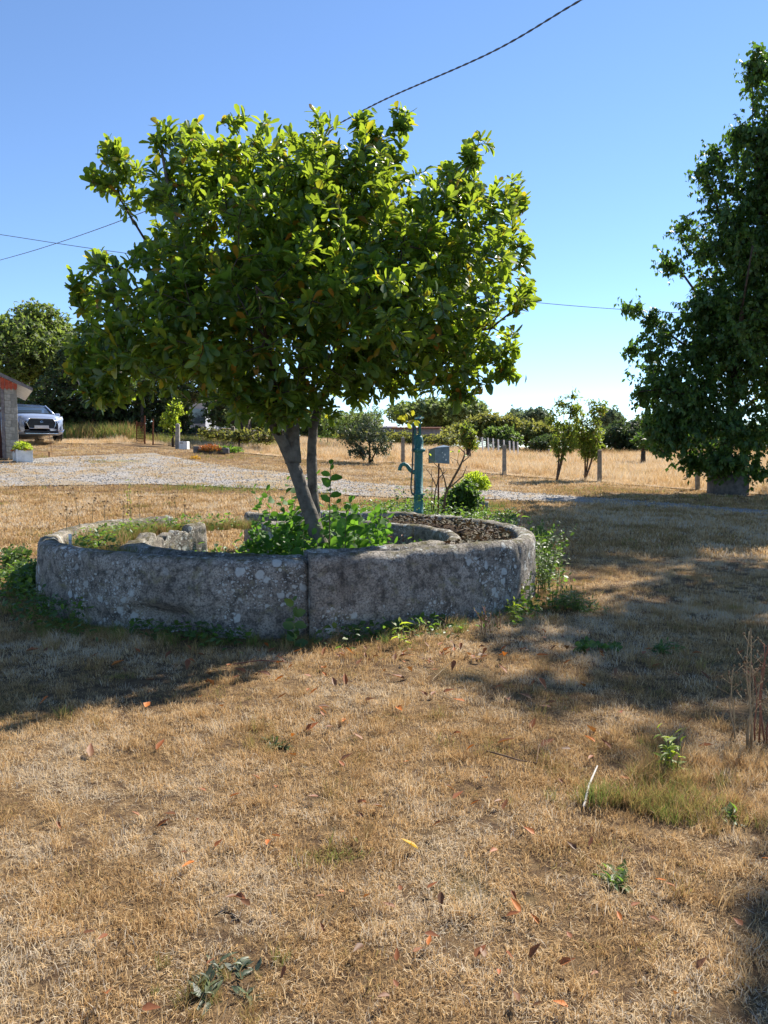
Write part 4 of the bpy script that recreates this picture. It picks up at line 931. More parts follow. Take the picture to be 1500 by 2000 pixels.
# ------------------------------------------------------------------ overhead cables
def cable(name, label, pts, r_, twist=None):
    W = [P(*p) for p in pts]; out = []
    for i in range(len(W)-1):
        p0 = W[max(i-1, 0)]; p1 = W[i]; p2 = W[i+1]; p3 = W[min(i+2, len(W)-1)]
        for q_ in range(60 if twist else 12):
            t = q_/(60 if twist else 12)
            out.append(.5*((2*p1)+(-p0+p2)*t+(2*p0-5*p1+4*p2-p3)*t*t+(-p0+3*p1-3*p2+p3)*t**3))
    out.append(W[-1])
    mb = MB()
    if twist:
        L = 0; A1 = []; A2 = []
        for i, p in enumerate(out):
            if i: L += (p-out[i-1]).length
            t = (out[min(i+1, len(out)-1)]-out[max(i-1, 0)]).normalized(); a = t.cross(Vector((0, 0, 1))).normalized(); b = t.cross(a)
            ph = L/twist*2*math.pi; off = (a*math.cos(ph)+b*math.sin(ph))*r_*.8; A1.append(p+off); A2.append(p-off)
        mb.tube(A1, r_, 5).tube(A2, r_, 5)
    else: mb.tube(out, r_, 5)
    mb.o(name, 'cable', None, True, label=label, cat='cable', org=out[0])
cable('power_cable', 'thick twisted cable slanting down from the upper right across the sky', [(1330, -105, 9), (1135, 0, 10), (960, 102, 11.2), (750, 195, 13), (630, 257, 14.5), (430, 350, 18), (270, 418, 22), (120, 472, 26), (0, 508, 29), (-200, 560, 35)], .008, .3)
cable('telephone_cable', 'thin cable running almost level behind both trees', [(-150, 436, 34), (0, 458, 34), (220, 491, 34), (600, 540, 34), (1050, 591, 34), (1340, 612, 34), (1600, 628, 34)], .014)
# ------------------------------------------------------------------ grass
def project(p):
    d = Vector(p)-Vector((0, 0, CAM_H)); f = d.y*CP-d.z*SP; u = d.x; v = d.y*SP+d.z*CP
    if f < .1: return (-9999, -9999)
    return (750+FPX*u/f, 1000-FPX*v/f)
def blades(n, rad, h0, h1, w0, w1, lean, name):
    V = []; F = []
    for i in range(n):
        a = random.uniform(0, 6.28); r_ = rad*math.sqrt(random.random()); x = r_*math.cos(a); y = r_*math.sin(a)
        h = random.uniform(h0, h1); w_ = random.uniform(w0, w1)/2; b = random.uniform(0, 6.28); ln = random.uniform(*lean)*h
        ta = random.uniform(0, 3.14); wx, wy = math.cos(ta)*w_, math.sin(ta)*w_
        dx, dy = math.cos(b), math.sin(b); kk = random.uniform(-.3, .3)*ln
        p1 = (x+dx*ln*.3-dy*kk, y+dy*ln*.3+dx*kk, h*.55); p2 = (x+dx*ln, y+dy*ln, h*(1 if ln < h*.8 else .7))
        k = len(V)
        V += [(x-wx, y-wy, -.01), (x+wx, y+wy, -.01), (p1[0]-wx*.8, p1[1]-wy*.8, p1[2]), (p1[0]+wx*.8, p1[1]+wy*.8, p1[2]), (p2[0], p2[1], p2[2])]
        F += [(k, k+1, k+3, k+2), (k+2, k+3, k+4)]
    me = bpy.data.meshes.new(name); me.from_pydata(V, [], F); me.update(); me.materials.append(MAT['blade'])
    return me
def variants(cname, specs):
    c = bpy.data.collections.new(cname)
    for i, s_ in enumerate(specs):
        me = blades(*s_, 'grass_clump'); o = bpy.data.objects.new(cname+'_clump', me); c.objects.link(o)
    return c
C_short = variants('short_grass', [(34, .06, .012, .04, .0022, .0042, (.3, 1.6))]*4+[(30, .06, .015, .055, .002, .004, (.2, 1.0))]*3+[(26, .07, .005, .018, .002, .004, (1.5, 5))]*4)
C_tuft = variants('grass_tuft', [(46, .045, .05, .14, .002, .004, (.2, .9))]*4)
C_mid = variants('lawn_far', [(34, .16, .02, .06, .007, .012, (.3, 1.4))]*5)
C_field = variants('field_grass', [(40, .25, .15, .42, .008, .016, (.1, .6))]*5)
def scatter(name, pts, coll, mat='blade', **kw):
    me = bpy.data.meshes.new(name); n = len(pts); a = np.array(pts, dtype=np.float32)
    me.vertices.add(n); me.vertices.foreach_set('co', a[:, :3].ravel()); me.update()
    at = me.attributes.new('rot', 'FLOAT_VECTOR', 'POINT'); rot = np.zeros((n, 3), np.float32); rot[:, 2] = a[:, 3]
    rot[:, 0] = rng.normal(size=n)*.12; rot[:, 1] = rng.normal(size=n)*.12; at.data.foreach_set('vector', rot.ravel())
    for nm, c in (('scl', 4), ('tint', 5)):
        at = me.attributes.new(nm, 'FLOAT', 'POINT'); at.data.foreach_set('value', a[:, c].copy())
    k = len(coll.objects); at = me.attributes.new('idx', 'INT', 'POINT'); 
    at.data.foreach_set('value', (a[:, 6].astype(np.int32) if a.shape[1] > 6 else rng.integers(0, k, n).astype(np.int32)))
    o = bpy.data.objects.new(name, me); COL.objects.link(o); props(o, kind='stuff', **kw)
    g = bpy.data.node_groups.new(name+'_nodes', 'GeometryNodeTree')
    g.interface.new_socket('Geometry', in_out='INPUT', socket_type='NodeSocketGeometry'); g.interface.new_socket('Geometry', in_out='OUTPUT', socket_type='NodeSocketGeometry')
    N_ = g.nodes.new; gi = N_('NodeGroupInput'); go = N_('NodeGroupOutput'); mp = N_('GeometryNodeMeshToPoints'); ip = N_('GeometryNodeInstanceOnPoints')
    ci = N_('GeometryNodeCollectionInfo'); ci.inputs[0].default_value = coll; ci.inputs[1].default_value = True; ci.inputs[2].default_value = True
    ip.inputs['Pick Instance'].default_value = True
    def na(nm, ty):
        x = N_('GeometryNodeInputNamedAttribute'); x.data_type = ty; x.inputs[0].default_value = nm; return x.outputs[0]
    L = g.links.new
    L(gi.outputs[0], mp.inputs[0]); L(mp.outputs[0], ip.inputs['Points']); L(ci.outputs[0], ip.inputs['Instance'])
    L(na('idx', 'INT'), ip.inputs['Instance Index']); L(na('rot', 'FLOAT_VECTOR'), ip.inputs['Rotation']); L(na('scl', 'FLOAT'), ip.inputs['Scale'])
    L(ip.outputs[0], go.inputs[0]); m = o.modifiers.new('scatter', 'NODES'); m.node_group = g
    return o
GREEN = [(450, 957, 130, 8, .85), (620, 962, 60, 10, .7), (90, 960, 200, 5, .3), (300, 952, 90, 5, .5), (185, 904, 40, 3, .8), (75, 895, 22, 8, .8), (430, 893, 60, 8, .6), (560, 900, 80, 8, .3), (850, 988, 160, 12, .8), (960, 1000, 60, 10, .4),
 (1240, 960, 160, 10, .35), (1120, 960, 90, 8, .3), (1400, 985, 130, 12, .35), (1200, 1060, 200, 25, .2), (60, 1150, 90, 50, .5), (250, 1225, 160, 18, .5), (420, 1260, 120, 12, .5), (600, 1262, 120, 12, .5), (1080, 1180, 70, 25, .4), (780, 1262, 70, 12, .35), (1000, 1225, 30, 12, .2), (1250, 1590, 90, 30, .38), (1320, 1700, 60, 60, .2), (1190, 1120, 90, 30, .15)]
def tint(x, y, px_, py_):
    v = .2+.34*fbm(x*.55, y*.55, 3)+.46*fbm(x*2.4, y*2.4, 8)+.10*random.gauss(0, 1)*.8
    v = max(.0, v)
    if y < 9: v += .05*max(0, fbm(x*1.3, y*1.3, 30)-.1)
    g = 0
    for (a, b, rx, ry, s_) in GREEN:
        q = ((px_-a)/rx)**2+((py_-b)/ry)**2
        if q < 4: g += s_*math.exp(-q)
    g += .35*sstep(.22, .45, fbm(x*1.1, y*1.1, 55))+.6*sstep(.36, .46, fbm(x*3.3, y*3.3, 77))
    if random.random() < .03: g += .3
    return min(1, v*(1-min(1, g))+min(1, g)*.78)
BARE = [(1330, 1610, 40, 14), (1420, 1630, 60, 16), (1220, 1615, 50, 10), (1480, 1560, 40, 14), (1380, 1530, 40, 12), (1130, 1590, 30, 14), (450, 1455, 50, 12), (550, 1462, 30, 7), (330, 1560, 40, 10), (440, 1900, 60, 30), (1050, 1760, 50, 20), (1290, 1700, 40, 16), (700, 1440, 40, 8), (1180, 1500, 60, 10), (860, 1500, 60, 8), (640, 1620, 50, 10), (160, 1640, 50, 12), (900, 1850, 60, 20)]
def bare_at(px_, py_): return any(((px_-a)/rx)**2+((py_-b)/ry)**2 < random.uniform(.4, 1.6) for a, b, rx, ry in BARE)
def in_ring(x, y, m=0):
    r_ = math.hypot(x-CX, y-CY)
    if r_ > RO+.03+m or r_ < RI-.06-m: return False
    an = math.degrees(math.atan2(y-CY, x-CX)) % 360
    return not (114 < an < 137)
def lawn():
    short = []; tuft = []; mid = []; fld = []
    def ring(y0, y1, dens, out, hfac, s0, s1, ex=1.15):
        n = int(dens*(y1**2-y0**2)/2*1.0*ex)
        for _ in range(n):
            y = math.sqrt(random.uniform(y0*y0, y1*y1)); x = random.uniform(-.53, .53)*y*ex/1.1
            p_ = project((x, y, TT(x, y)))
            yield x, y, p_
    for y0, y1, dn in ((1.45, 4, 1250), (4, 7, 720), (7, 10.5, 330)):
        for x, y, p_ in ring(y0, y1, dn, short, 1, 1, 1):
            if in_ring(x, y): continue
            if bare_at(*p_) and random.random() < .75: continue
            r_ = math.hypot(x-CX, y-CY)
            if r_ < RI and random.random() < .35: continue
            t = tint(x, y, *p_); bare = fbm(x*1.7, y*1.7, 90)
            if (bare > .2 or fbm(x*4.5, y*4.5, 91) > .33) and random.random() < .62: continue
            if r_ < RI: t = .5+.3*random.random()
            lf = fbm(x*.8, y*.8, 40)
            typ = random.choice((7, 8, 9, 10)) if random.random() < .5+.6*lf else random.randrange(7)
            short.append((x, y, TT(x, y)-.003, random.uniform(0, 6.28), random.uniform(.4, 1.0)*(1+.3*(t > .6)+.25*(y > 5)), t, typ))
            pr = .012+(.08 if abs(r_-RO-.1) < .25 else 0)+(.05 if fbm(x*1.4, y*1.4, 12) > .3 else 0)
            if random.random() < pr: tuft.append((x, y, TT(x, y)-.01, random.uniform(0, 6.28), random.uniform(.4, 1.0), min(1, t+.12*random.random()) if r_ > RO+.4 else random.choice((.35, .6, .8)), ))
    for y0, y1, dn in ((10.2, 17, 90), (17, 30, 34)):
        for x, y, p_ in ring(y0, y1, dn, mid, 1, 1, 1):
            if in_ring(x, y): continue
            gn = lerp_poly(G_NEAR, p_[0])+2.5*fbm(p_[0]*.05, 3, 2); gf = lerp_poly(G_FAR, p_[0])+2*fbm(p_[0]*.05, 6, 2)
            if gf < p_[1] < gn and random.random() < .84-.5*(fbm(x*.5, y*.9, 66) > .02): continue
            if p_[1] < lerp_poly(F_NEAR, p_[0]): continue
            if p_[0] < 560 and p_[1] < gf and random.random() < .5: continue
            t = tint(x, y, *p_)
            mid.append((x, y, T(x, y)-.005, random.uniform(0, 6.28), random.uniform(.6, 1.4)*(1.5 if t > .6 else 1), t))
    n = 0
    for _ in range(26000):
        y = random.uniform(15, 66)**1.0; x = random.uniform(-.55, .56)*y
        p_ = project((x, y, T(x, y)))
        if p_[1] > lerp_poly(F_NEAR, p_[0])+.5 or p_[1] > 975: continue
        if p_[0] < 480 and y > 42: continue
        t = .1+.16*fbm(x*.25, y*.25, 5)+.2*fbm(x, y, 15)+.1*random.random()
        if random.random() < .05: t += .35
        t += .25*sstep(45, 60, y)*(p_[0] > 1000)
        s_ = random.uniform(.5, 1.1)*(.55 if p_[1] > lerp_poly(F_NEAR, p_[0])-4 else 1)*(1+.5*(y > 40))
        fld.append((x, y, T(x, y), random.uniform(0, 6.28), s_, max(0, t)))
    scatter('lawn_grass', short, C_short); scatter('grass_tufts', [q_+(random.randrange(4),) for q_ in tuft], C_tuft)
    scatter('far_lawn_grass', mid, C_mid); scatter('field_grass', fld, C_field)
lawn()
# a low bank of tall dry weeds and dark undergrowth beyond the gravel at the left
ug = []
for _ in range(1700):
    px_ = random.uniform(120, 560); yb = 864+random.uniform(-6, 3); g_ = P(px_, yb, random.uniform(37, 41)); 
    ug.append((g_.x, g_.y, T(g_.x, g_.y), random.uniform(0, 6.28), random.uniform(1.0, 2.2)*(1.2 if px_ < 260 else .6), random.uniform(.45, .95)))
scatter('undergrowth', ug, C_field)
# loose stones on the gravel
def stones():
    c = bpy.data.collections.new('gravel_stones')
    for k in range(5):
        mb = MB(); pr = [(0, -.5)]+[(random.uniform(.35, .6), z_) for z_ in (-.3, 0, .25)]+[(0, .42)]; mb.lathe((0, 0, 0), pr, 6)
        v = [(a+random.uniform(-.1, .1), b+random.uniform(-.1, .1), c_) for a, b, c_ in mb.v]
        me = bpy.data.meshes.new('gravel_stone'); me.from_pydata(v, [], mb.f); me.materials.append(MAT['pebble']); o = bpy.data.objects.new('gravel_stone', me); c.objects.link(o)
    pts = []
    for _ in range(15000):
        y = random.uniform(10.5, 27); x = random.uniform(-.53, .53)*y; p_ = project((x, y, T(x, y)))
        if lerp_poly(G_FAR, p_[0])-1 < p_[1] < lerp_poly(G_NEAR, p_[0])+1: pts.append((x, y, T(x, y)+.025, random.uniform(0, 6.28), random.uniform(.015, .045), .2))
    scatter('loose_gravel', pts, c)
MAT['pebble'] = plain('pebble', (.2, .185, .17), (.38, .355, .32), 3, .9, bump=0)
stones()

# ------------------------------------------------------------------ weeds, suckers, stalks
def herb(name, label, cat, b, n, h, L, mat, stem='stem', tpl='round', group=None, lean=.3, per=9, loc_objs=False, spread=.03, top=False, droop=.1, sr=.004):
    r_ = root(name, label, cat, b, group=group); mb = MB(); O_ = []; D_ = []; U_ = []; S_ = []
    for i in range(n):
        a = random.uniform(0, 6.28); hh_ = h*random.uniform(.6, 1.05); ln = random.uniform(.1, 1)*lean*hh_
        s0 = Vector(b)+Vector((random.uniform(-1, 1)*spread, random.uniform(-1, 1)*spread, -.01))
        pts = [s0+Vector((math.cos(a)*ln*t*t, math.sin(a)*ln*t*t, hh_*t)) for t in (0, .35, .7, 1)]
        mb.tube(pts, [sr, sr*.9, sr*.7, sr*.4], 5)
        for j in range(per):
            t = (.15 if not top else .6)+(.85 if not top else .4)*j/(per-1) if per > 1 else 1
            k_ = min(2, int(t*3)); p = pts[k_].lerp(pts[k_+1], t*3-k_) if t < 1 else pts[3]
            an = j*2.4+random.uniform(-.4, .4); el = random.uniform(.0, .7)-droop+(.7 if t > .95 else 0)
            O_.append(p); D_.append((math.cos(an)*math.cos(el), math.sin(an)*math.cos(el), math.sin(el)+.05)); U_.append((random.gauss(0, .2), random.gauss(0, .2), 1) if not loc_objs and tpl == 'long' else (random.gauss(0, .5), -random.uniform(.2, 1.3), random.uniform(.2, 1))); S_.append(L*random.uniform(.65, 1.15)*(1-.35*(t > .9)))
    mb.o('stem', stem, r_, True)
    O_, D_, U_, S_ = map(lambda q_: np.array(q_, dtype=float), (O_, D_, U_, S_))
    if loc_objs: leaf_objects(O_, D_, U_, S_, tpl, mat, r_)
    else: leaves_mesh('foliage', O_, D_, U_, S_, tpl, mat, r_, kind='stuff')
    return r_
def on_floor(x, y_px, d): p = P(x, y_px, d); return Vector((p.x, p.y, TT(p.x, p.y)))
# suckers with big round leaves inside the ring, right of the leaning trunk
for (x, ytop, d, n, lab) in ((650, 895, 7.5, 1, 'tallest leafy sucker shoot inside the ring right of the leaning trunk'), (700, 930, 7.6, 1, 'slanting sucker shoot with round leaves right of the tallest shoot'), (672, 985, 7.3, 2, 'low leafy sucker between the two taller shoots')):
    b = on_floor(x-4, 1100, d); h_ = P(x, ytop, d).z
    herb('sucker_shoot', lab, 'plant', b, n, h_, .155, 'sucker', 'barkbrown', 'round', lean=.08, per=20, loc_objs=True, droop=0, sr=.007)
for (x, yt, d, lab) in ((520, 1010, 8.0, 'dense leafy shoots against the left side of the leaning trunk'), (560, 985, 8.3, 'leafy shoots just behind the leaning trunk'), (612, 930, 8.4, 'ivy like leaves climbing the second trunk'), (545, 955, 8.2, 'tall thin shoots rising left of the leaning trunk'), (690, 965, 7.9, 'upright leafy shoots behind the sucker stems'), (725, 985, 8.2, 'leafy shoots in front of the shaded back stone'), (740, 1010, 7.6, 'leafy shoots right of the suckers in the ring'), (585, 1035, 7.3, 'low dark leaves at the foot of the leaning trunk')):
    b = on_floor(x, 1100, d); herb('leafy_shoots', lab, 'plant', b, 11, P(x, yt, d).z, .105, 'sucker', 'stem', 'round', lean=.35, per=14, spread=.16)
# floor of ivy and weeds inside the ring and around the pump
def cover(name, pts, L, mat, **kw):
    O_ = np.array(pts); n = len(O_); D_ = rng.normal(size=(n, 3)); D_[:, 2] = np.abs(D_[:, 2])*.5; U_ = np.array((0, 0, 1.))+rng.normal(size=(n, 3))*.35
    return leaves_mesh(name, O_, D_, U_, L*rng.uniform(.5, 1.3, n), 'round', mat, None, kind='stuff', **kw)
pts = []
for _ in range(6000):
    a = random.uniform(0, 6.28); r_ = (RI-.05)*math.sqrt(random.random()); x, y = CX+r_*math.cos(a), CY+r_*math.sin(a)
    hmx = .12+.5*max(0, fbm(x*1.8, y*1.8, 21)+.1)+.2*(x > CX-.2 and y < CY+.2); pts.append((x, y, TT(x, y)+random.random()*hmx))
cover('ground_cover', pts, .06, 'weed')
pts = []
for _ in range(16000):
    px_ = random.uniform(640, 1010); d = random.uniform(10.85, 14.8); q_ = P(px_, 990, d); w_ = 1-abs(px_-830)/220
    if random.random() > .35+w_ or fbm(q_.x*2, q_.y*2, 5) < -.25: continue
    hmx = (.12+(.7 if d < 12.6 else .28)*max(0, w_))*(.4+1.0*max(0, fbm(q_.x*2.2, q_.y*2.2, 9)+.3)); pts.append((q_.x, q_.y, T(q_.x, q_.y)+random.random()*hmx))
cover('ground_cover', pts, .05, 'weed')
pts = []
for _ in range(6500):     # weeds hugging the outer foot of the ring
    an = R(random.choice((random.uniform(-178, -60), random.uniform(-60, 25), random.uniform(178, 200)))); r_ = RO+.05+abs(random.gauss(0, .17)); x, y = CX+r_*math.cos(an), CY+r_*math.sin(an)
    if fbm(x*2, y*2, 33) < (-.25 if x < -2.4 else .08): continue
    pts.append((x, y, TT(x, y)+random.random()*(.24 if x < -2.2 else .12)))
cover('ground_cover', pts, .045, 'weed')
# dead leaves lying in the channel at the right
pts = []
for _ in range(900):
    an = R(random.uniform(-40, 60)); r_ = random.uniform(RI+.22, RO-.25); pts.append((CX+r_*math.cos(an), CY+r_*math.sin(an), .5+.03*math.cos(an)+random.random()*.05))
cover('leaf_litter', pts, .05, 'litter')
pts = []
for _ in range(900):
    an = R(random.uniform(120, 215)); r_ = random.uniform(RI+.22, RO-.25); pts.append((CX+r_*math.cos(an), CY+r_*math.sin(an), .44+random.random()*.16))
cover('channel_weeds', pts, .045, 'weed')
chg = []
for _ in range(520):
    an = R(random.uniform(112, 235)); r_ = random.uniform(RI+.2, RO-.22); chg.append((CX+r_*math.cos(an), CY+r_*math.sin(an), .42, random.uniform(0, 6.28), random.uniform(.4, 1.5)*(1.2 if 150 < math.degrees(an) < 190 else .8), random.uniform(.35, .9)))
for _ in range(250):
    an = R(random.uniform(-75, 100)); r_ = random.uniform(RI+.2, RO-.22); chg.append((CX+r_*math.cos(an), CY+r_*math.sin(an), .45, random.uniform(0, 6.28), random.uniform(.3, .7), random.uniform(.3, .7)))
scatter('channel_grass', chg, C_tuft)
# dry umbel stalks standing in the left part of the channel
def umbel(b, h, label, mat='drystem', lean=.12):
    r_ = root('dry_seed_stalk', label, 'weed', b, group='dry seed stalks in the left channel'); mb = MB(); hd = MB()
    a = random.uniform(0, 6.28); tip = b+Vector((math.cos(a)*lean*h, math.sin(a)*lean*h, h)); mid = b.lerp(tip, .6)
    mb.tube([b, mid, tip], [.004, .003, .002], 4)
    for k in range(5):
        u = Vector((random.gauss(0, 1), random.gauss(0, 1), 1.3)).normalized(); s0 = mid.lerp(tip, random.uniform(0, 1)); e = s0+u*random.uniform(.04, .11); mb.tube([s0, e], .0018, 3); hd.lathe(e, [(0, -.008), (.012, 0), (.009, .01), (0, .012)], 5)
    mb.o('stem', mat, r_); hd.o('seed_head', 'seed', r_, kind='stuff')
labs = ['dry seed stalk in the left channel with dark heads, first from the left rim', 'taller dry stalk beside the leftmost one', 'branching dry stalk in the left channel', 'dry stalk rising behind the left rim', 'thin dry stalk above the inner wall at the left', 'bent dry stalk at the back of the left channel', 'short dry stalk near the broken inner wall', 'dry stalk close to the lit end of the left stone', 'dry stalk against the brown grass at the back left']
for i, (x, yt, d) in enumerate([(128, 990, 8.1), (160, 965, 8.4), (178, 975, 8.7), (205, 985, 9.0), (240, 985, 9.2), (275, 965, 9.6), (262, 995, 9.4), (345, 975, 10), (365, 985, 10.1)]):
    p = P(x, 1040, d); p.z = .42; umbel(p, P(x, yt, d).z-.42, labs[i])
p = P(252, 1020, 9.7); p.z = .42
herb('sapling', 'pale green leafy sprig standing in the left channel', 'plant', p, 2, P(250, 925, 9.7).z-.42, .055, 'lime', 'stem', 'long', lean=.1, per=9)
herb('sapling', 'green shoot in front of the joint between the two front stones', 'plant', G(578, 1268), 2, .36, .085, 'weed', 'stem', 'round', lean=.15, per=9)
herb('sapling', 'young shoot with bright yellow green top in front of the lichen spotted stone', 'plant', G(788, 1262), 2, .24, .085, 'lime', 'stem', 'long', lean=.25, per=7)
herb('sapling', 'fresh green shoot at the right corner of the stone ring', 'plant', G(1008, 1218), 3, .22, .085, 'lime', 'stem', 'long', lean=.5, per=8)
b = on_floor(1020, 1120, 8.6); herb('sapling', 'thin seedling with drooping leaves standing above the right end of the ring', 'plant', b, 2, P(1015, 983, 8.6).z, .1, 'weed', 'redstem', 'long', lean=.06, per=9, top=True, droop=.3)
for k, (x, y, h_, n, lab) in enumerate([(1066, 1160, .48, 26, 'leafy green weeds growing up the right end of the ring'), (1072, 1120, .55, 20, 'tall weeds behind the right end of the ring'), (1105, 1190, .2, 20, 'low bright green weeds right of the ring'), (1056, 1090, .5, 16, 'weeds at the back of the right end of the ring'), (1160, 1195, .1, 6, 'small dark green weed in the shade right of the ring'), (1165, 1268, .07, 8, 'tiny green weed tuft at the edge of the bright patch'), (1300, 1275, .07, 8, 'tiny green weed alone in the shaded lawn'), (60, 1150, .3, 34, 'dark leafy weeds at the left foot of the ring'), (115, 1188, .24, 34, 'dark low weeds in front of the left stone'), (30, 1110, .28, 24, 'weeds at the far left edge of the ring'), (165, 1207, .2, 24, 'low weeds under the left front stone')]):
    herb('weed_clump', lab, 'weeds', G(x, y), n, h_, .06, 'weed', 'stem', 'round' if k % 2 else 'long', lean=.5, per=12, spread=.13)
herb('dry_weed', 'reddish dry weed at the right foot of the lichened stone', 'weeds', G(950, 1235), 12, .2, .02, 'bronze', 'redstem', 'round', lean=.6, per=8, spread=.12)
herb('dry_weed', 'yellowing weed leaning on the right corner of the ring', 'weeds', G(1030, 1190), 5, .36, .05, 'youngtree', 'stem', 'round', lean=.3, per=9, spread=.06)
herb('dry_weed', 'brownish dock stalk standing inside the ring right of the suckers', 'weeds', on_floor(757, 1100, 9.1), 3, .58, .05, 'deadleaf', 'redstem', 'long', lean=.05, per=18, spread=.04)
herb('dry_weed', 'second brown dock stalk inside the ring beside the inner wall', 'weeds', on_floor(790, 1100, 9.3), 3, .58, .05, 'deadleaf', 'redstem', 'long', lean=.05, per=18, spread=.03)
# little flowers by the stone foot
for (x, y, m, lab) in ((285, 1222, 'petal', 'small white flowers in the weeds under the front stone'), (372, 1228, 'petalpink', 'small pink flower under the front stone'), (350, 1240, 'petal', 'pale flowers in the shade left of the joint'), (490, 1232, 'petalyellow', 'small yellow flowered weed against the front stone')):
    b = G(x, y+10); r_ = root('wildflower', lab, 'flower', b); mb = MB(); hd = MB()
    for k in range(6):
        e = b+Vector((random.uniform(-.07, .07), random.uniform(-.04, .04), random.uniform(.05, .13))); mb.tube([b, e], .0016, 3)
        for j in range(5):
            a = j*1.257; c_, s_ = math.cos(a), math.sin(a); hd.poly([e, e+Vector((c_*.01-s_*.004, s_*.01+c_*.004, .003)), e+Vector((c_*.015, s_*.015, .004)), e+Vector((c_*.01+s_*.004, s_*.01-c_*.004, .003))])
    mb.o('stem', 'stem', r_); hd.o('petals', m, r_, kind='stuff')
# pruned shrub beside the pump, leafy bush, lime top in a stone pot
b = on_floor(868, 990, 11.6); r_ = root('pruned_shrub', 'pruned bare branched shrub right of the hand pump', 'shrub', b); q = lambda x, y, dy=0: P(x, y, 11.6+dy)
mb = MB()
for path, r0 in [([(866, 1000), (870, 965), (885, 935), (898, 912), (908, 888), (907, 880)], .022), ([(873, 960), (868, 935), (862, 918), (858, 910)], .013), ([(885, 935), (900, 905), (915, 893), (920, 880)], .01), ([(872, 958), (890, 942), (904, 930), (912, 910)], .012), ([(846, 1000), (850, 960), (856, 935), (866, 925), (872, 918)], .012), ([(852, 950), (842, 928), (832, 915)], .008), ([(862, 918), (846, 903), (834, 895)], .007), ([(898, 912), (893, 900), (880, 893)], .006), ([(907, 884), (895, 872), (888, 869)], .008), ([(843, 1000), (844, 935), (842, 915)], .008), ([(893, 905), (896, 885), (897, 875)], .004), ([(885, 905), (879, 893)], .004), ([(863, 940), (866, 920), (867, 908)], .005)]:
    n = len(path); mb.tube([q(x, y, .05*i*(1 if k % 2 else -1)) for i, (x, y) in enumerate(path)], [r0*(1-.45*i/(n-1)) for i in range(n)], 7)
mb.o('branches', 'barkbrown', r_, True)
Ol = [q(x, y) for x, y in [(884, 880), (880, 884), (895, 884), (852, 900), (838, 886), (912, 890)]]
leaf_objects(np.array(Ol), rng.normal(size=(6, 3)), rng.normal(size=(6, 3)), np.full(6, .05), 'round', 'lime', r_)
b = on_floor(900, 1000, 13.2)
leafy('garden_bush', 'dark leafy bush with reddish leaves right of the pruned shrub', 'bush', b, stub(b, .3, .02), [blob(x, y, 13.2, a, c, e) for x, y, a, c, e in [(895, 968, 30, 24, .3), (912, 958, 28, 22, .3), (880, 985, 24, 14, .25), (925, 975, 20, 18, .25), (900, 995, 35, 10, .3)]], 620, 9, .06, 'weed', tpl='round', gap=.1)
b = on_floor(936, 990, 14.6)
r_ = root('stone_pot', 'pale stone pot half hidden by the bush beside the path', 'pot', b)
MB().lathe(b, [(0, .02), (.12, .0), (.14, .03), (.17, .22), (.18, .24), (.18, .27), (.15, .27), (.14, .22), (0, .2)], 20).o('bowl', 'concrete', r_, True)
r_ = root('potted_plant', 'lime green leafy plant overflowing the stone pot', 'plant', b+Vector((0, 0, .25)))
mound('foliage', None, None, Vector((P(928, 950, 14.6).x, 14.6, P(928, 956, 14.6).z)), .3, .26, .32, 1500, .05, 'lime', r_, kind='stuff')
herb('dry_weed', 'yellow leaved weed at the foot of the stone pot', 'weeds', b+Vector((-.05, -.25, 0)), 6, .2, .05, 'yellowleaf', 'stem', 'round', lean=.5, per=6, spread=.08)
herb('dry_weed', 'forked reddish dry stems left of the hand pump', 'weeds', on_floor(768, 985, 11), 3, .5, .02, 'bronze', 'redstem', 'round', lean=.35, per=4, spread=.02)
# hanging tip of yellow leaves in front of the pump top belongs to the air between crown and pump: a twig of the tree
tp = P(798, 818, 8.6); tw = MB().tube([P(830, 760, 8.4), P(812, 790, 8.5), tp], [.006, .004, .003], 5).o('low_twig', 'barkbrown', mag, True)
Ot = np.array([tp+Vector((random.uniform(-.11, .1), random.uniform(-.05, .05), random.uniform(-.06, .07))) for _ in range(14)])
leaf_objects(Ot, rng.normal(size=(14, 3))+np.array((0, 0, -.2)), rng.normal(size=(14, 3)), rng.uniform(.06, .09, 14), 'round', 'yellowgreen', mag)

# right foreground: tall dry weeds, green weed, tufts
def tall(b, h, lab, n=5, mat='drystem'):
    r_ = root('tall_dry_weed', lab, 'weed', b, group='tall dry weeds at the right edge'); mb = MB(); hd = MB()
    for i in range(n):
        a = random.uniform(-.5, .5); hh_ = h*random.uniform(.6, 1.05); s0 = b+Vector((random.uniform(-.03, .03), random.uniform(-.03, .03), 0))
        P1 = [s0+Vector((math.sin(a)*hh_*.28*t*t+.01*math.sin(t*7+i), .06*t*math.cos(a*9), hh_*t)) for t in (0, .2, .4, .6, .8, 1)]
        mb.tube(P1, [.0045, .004, .0034, .003, .0024, .0016], 5)
        for k in range(7):
            t = random.uniform(.4, 1); kk = min(4, int(t*5)); s1 = P1[kk].lerp(P1[kk+1], t*5-kk); e = s1+Vector((random.uniform(-.06, .06), random.uniform(-.04, .04), random.uniform(.02, .08))); mb.tube([s1, e], .001, 3)
            hd.lathe(e, [(0, -.005), (.006, 0), (.004, .007), (0, .009)], 5)
    mb.o('stem', mat, r_, True); hd.o('seed_head', 'seed', r_, kind='stuff')
tall(G(1462, 1475), .62, 'tall thin dry weed with small heads, left one of those at the right edge', 4)
tall(G(1488, 1450), .6, 'tall dry weed cut by the right edge of the view', 5, 'redstem')
tall(G(1420, 1440), .4, 'shorter dry weed leaning left near the right edge', 2)
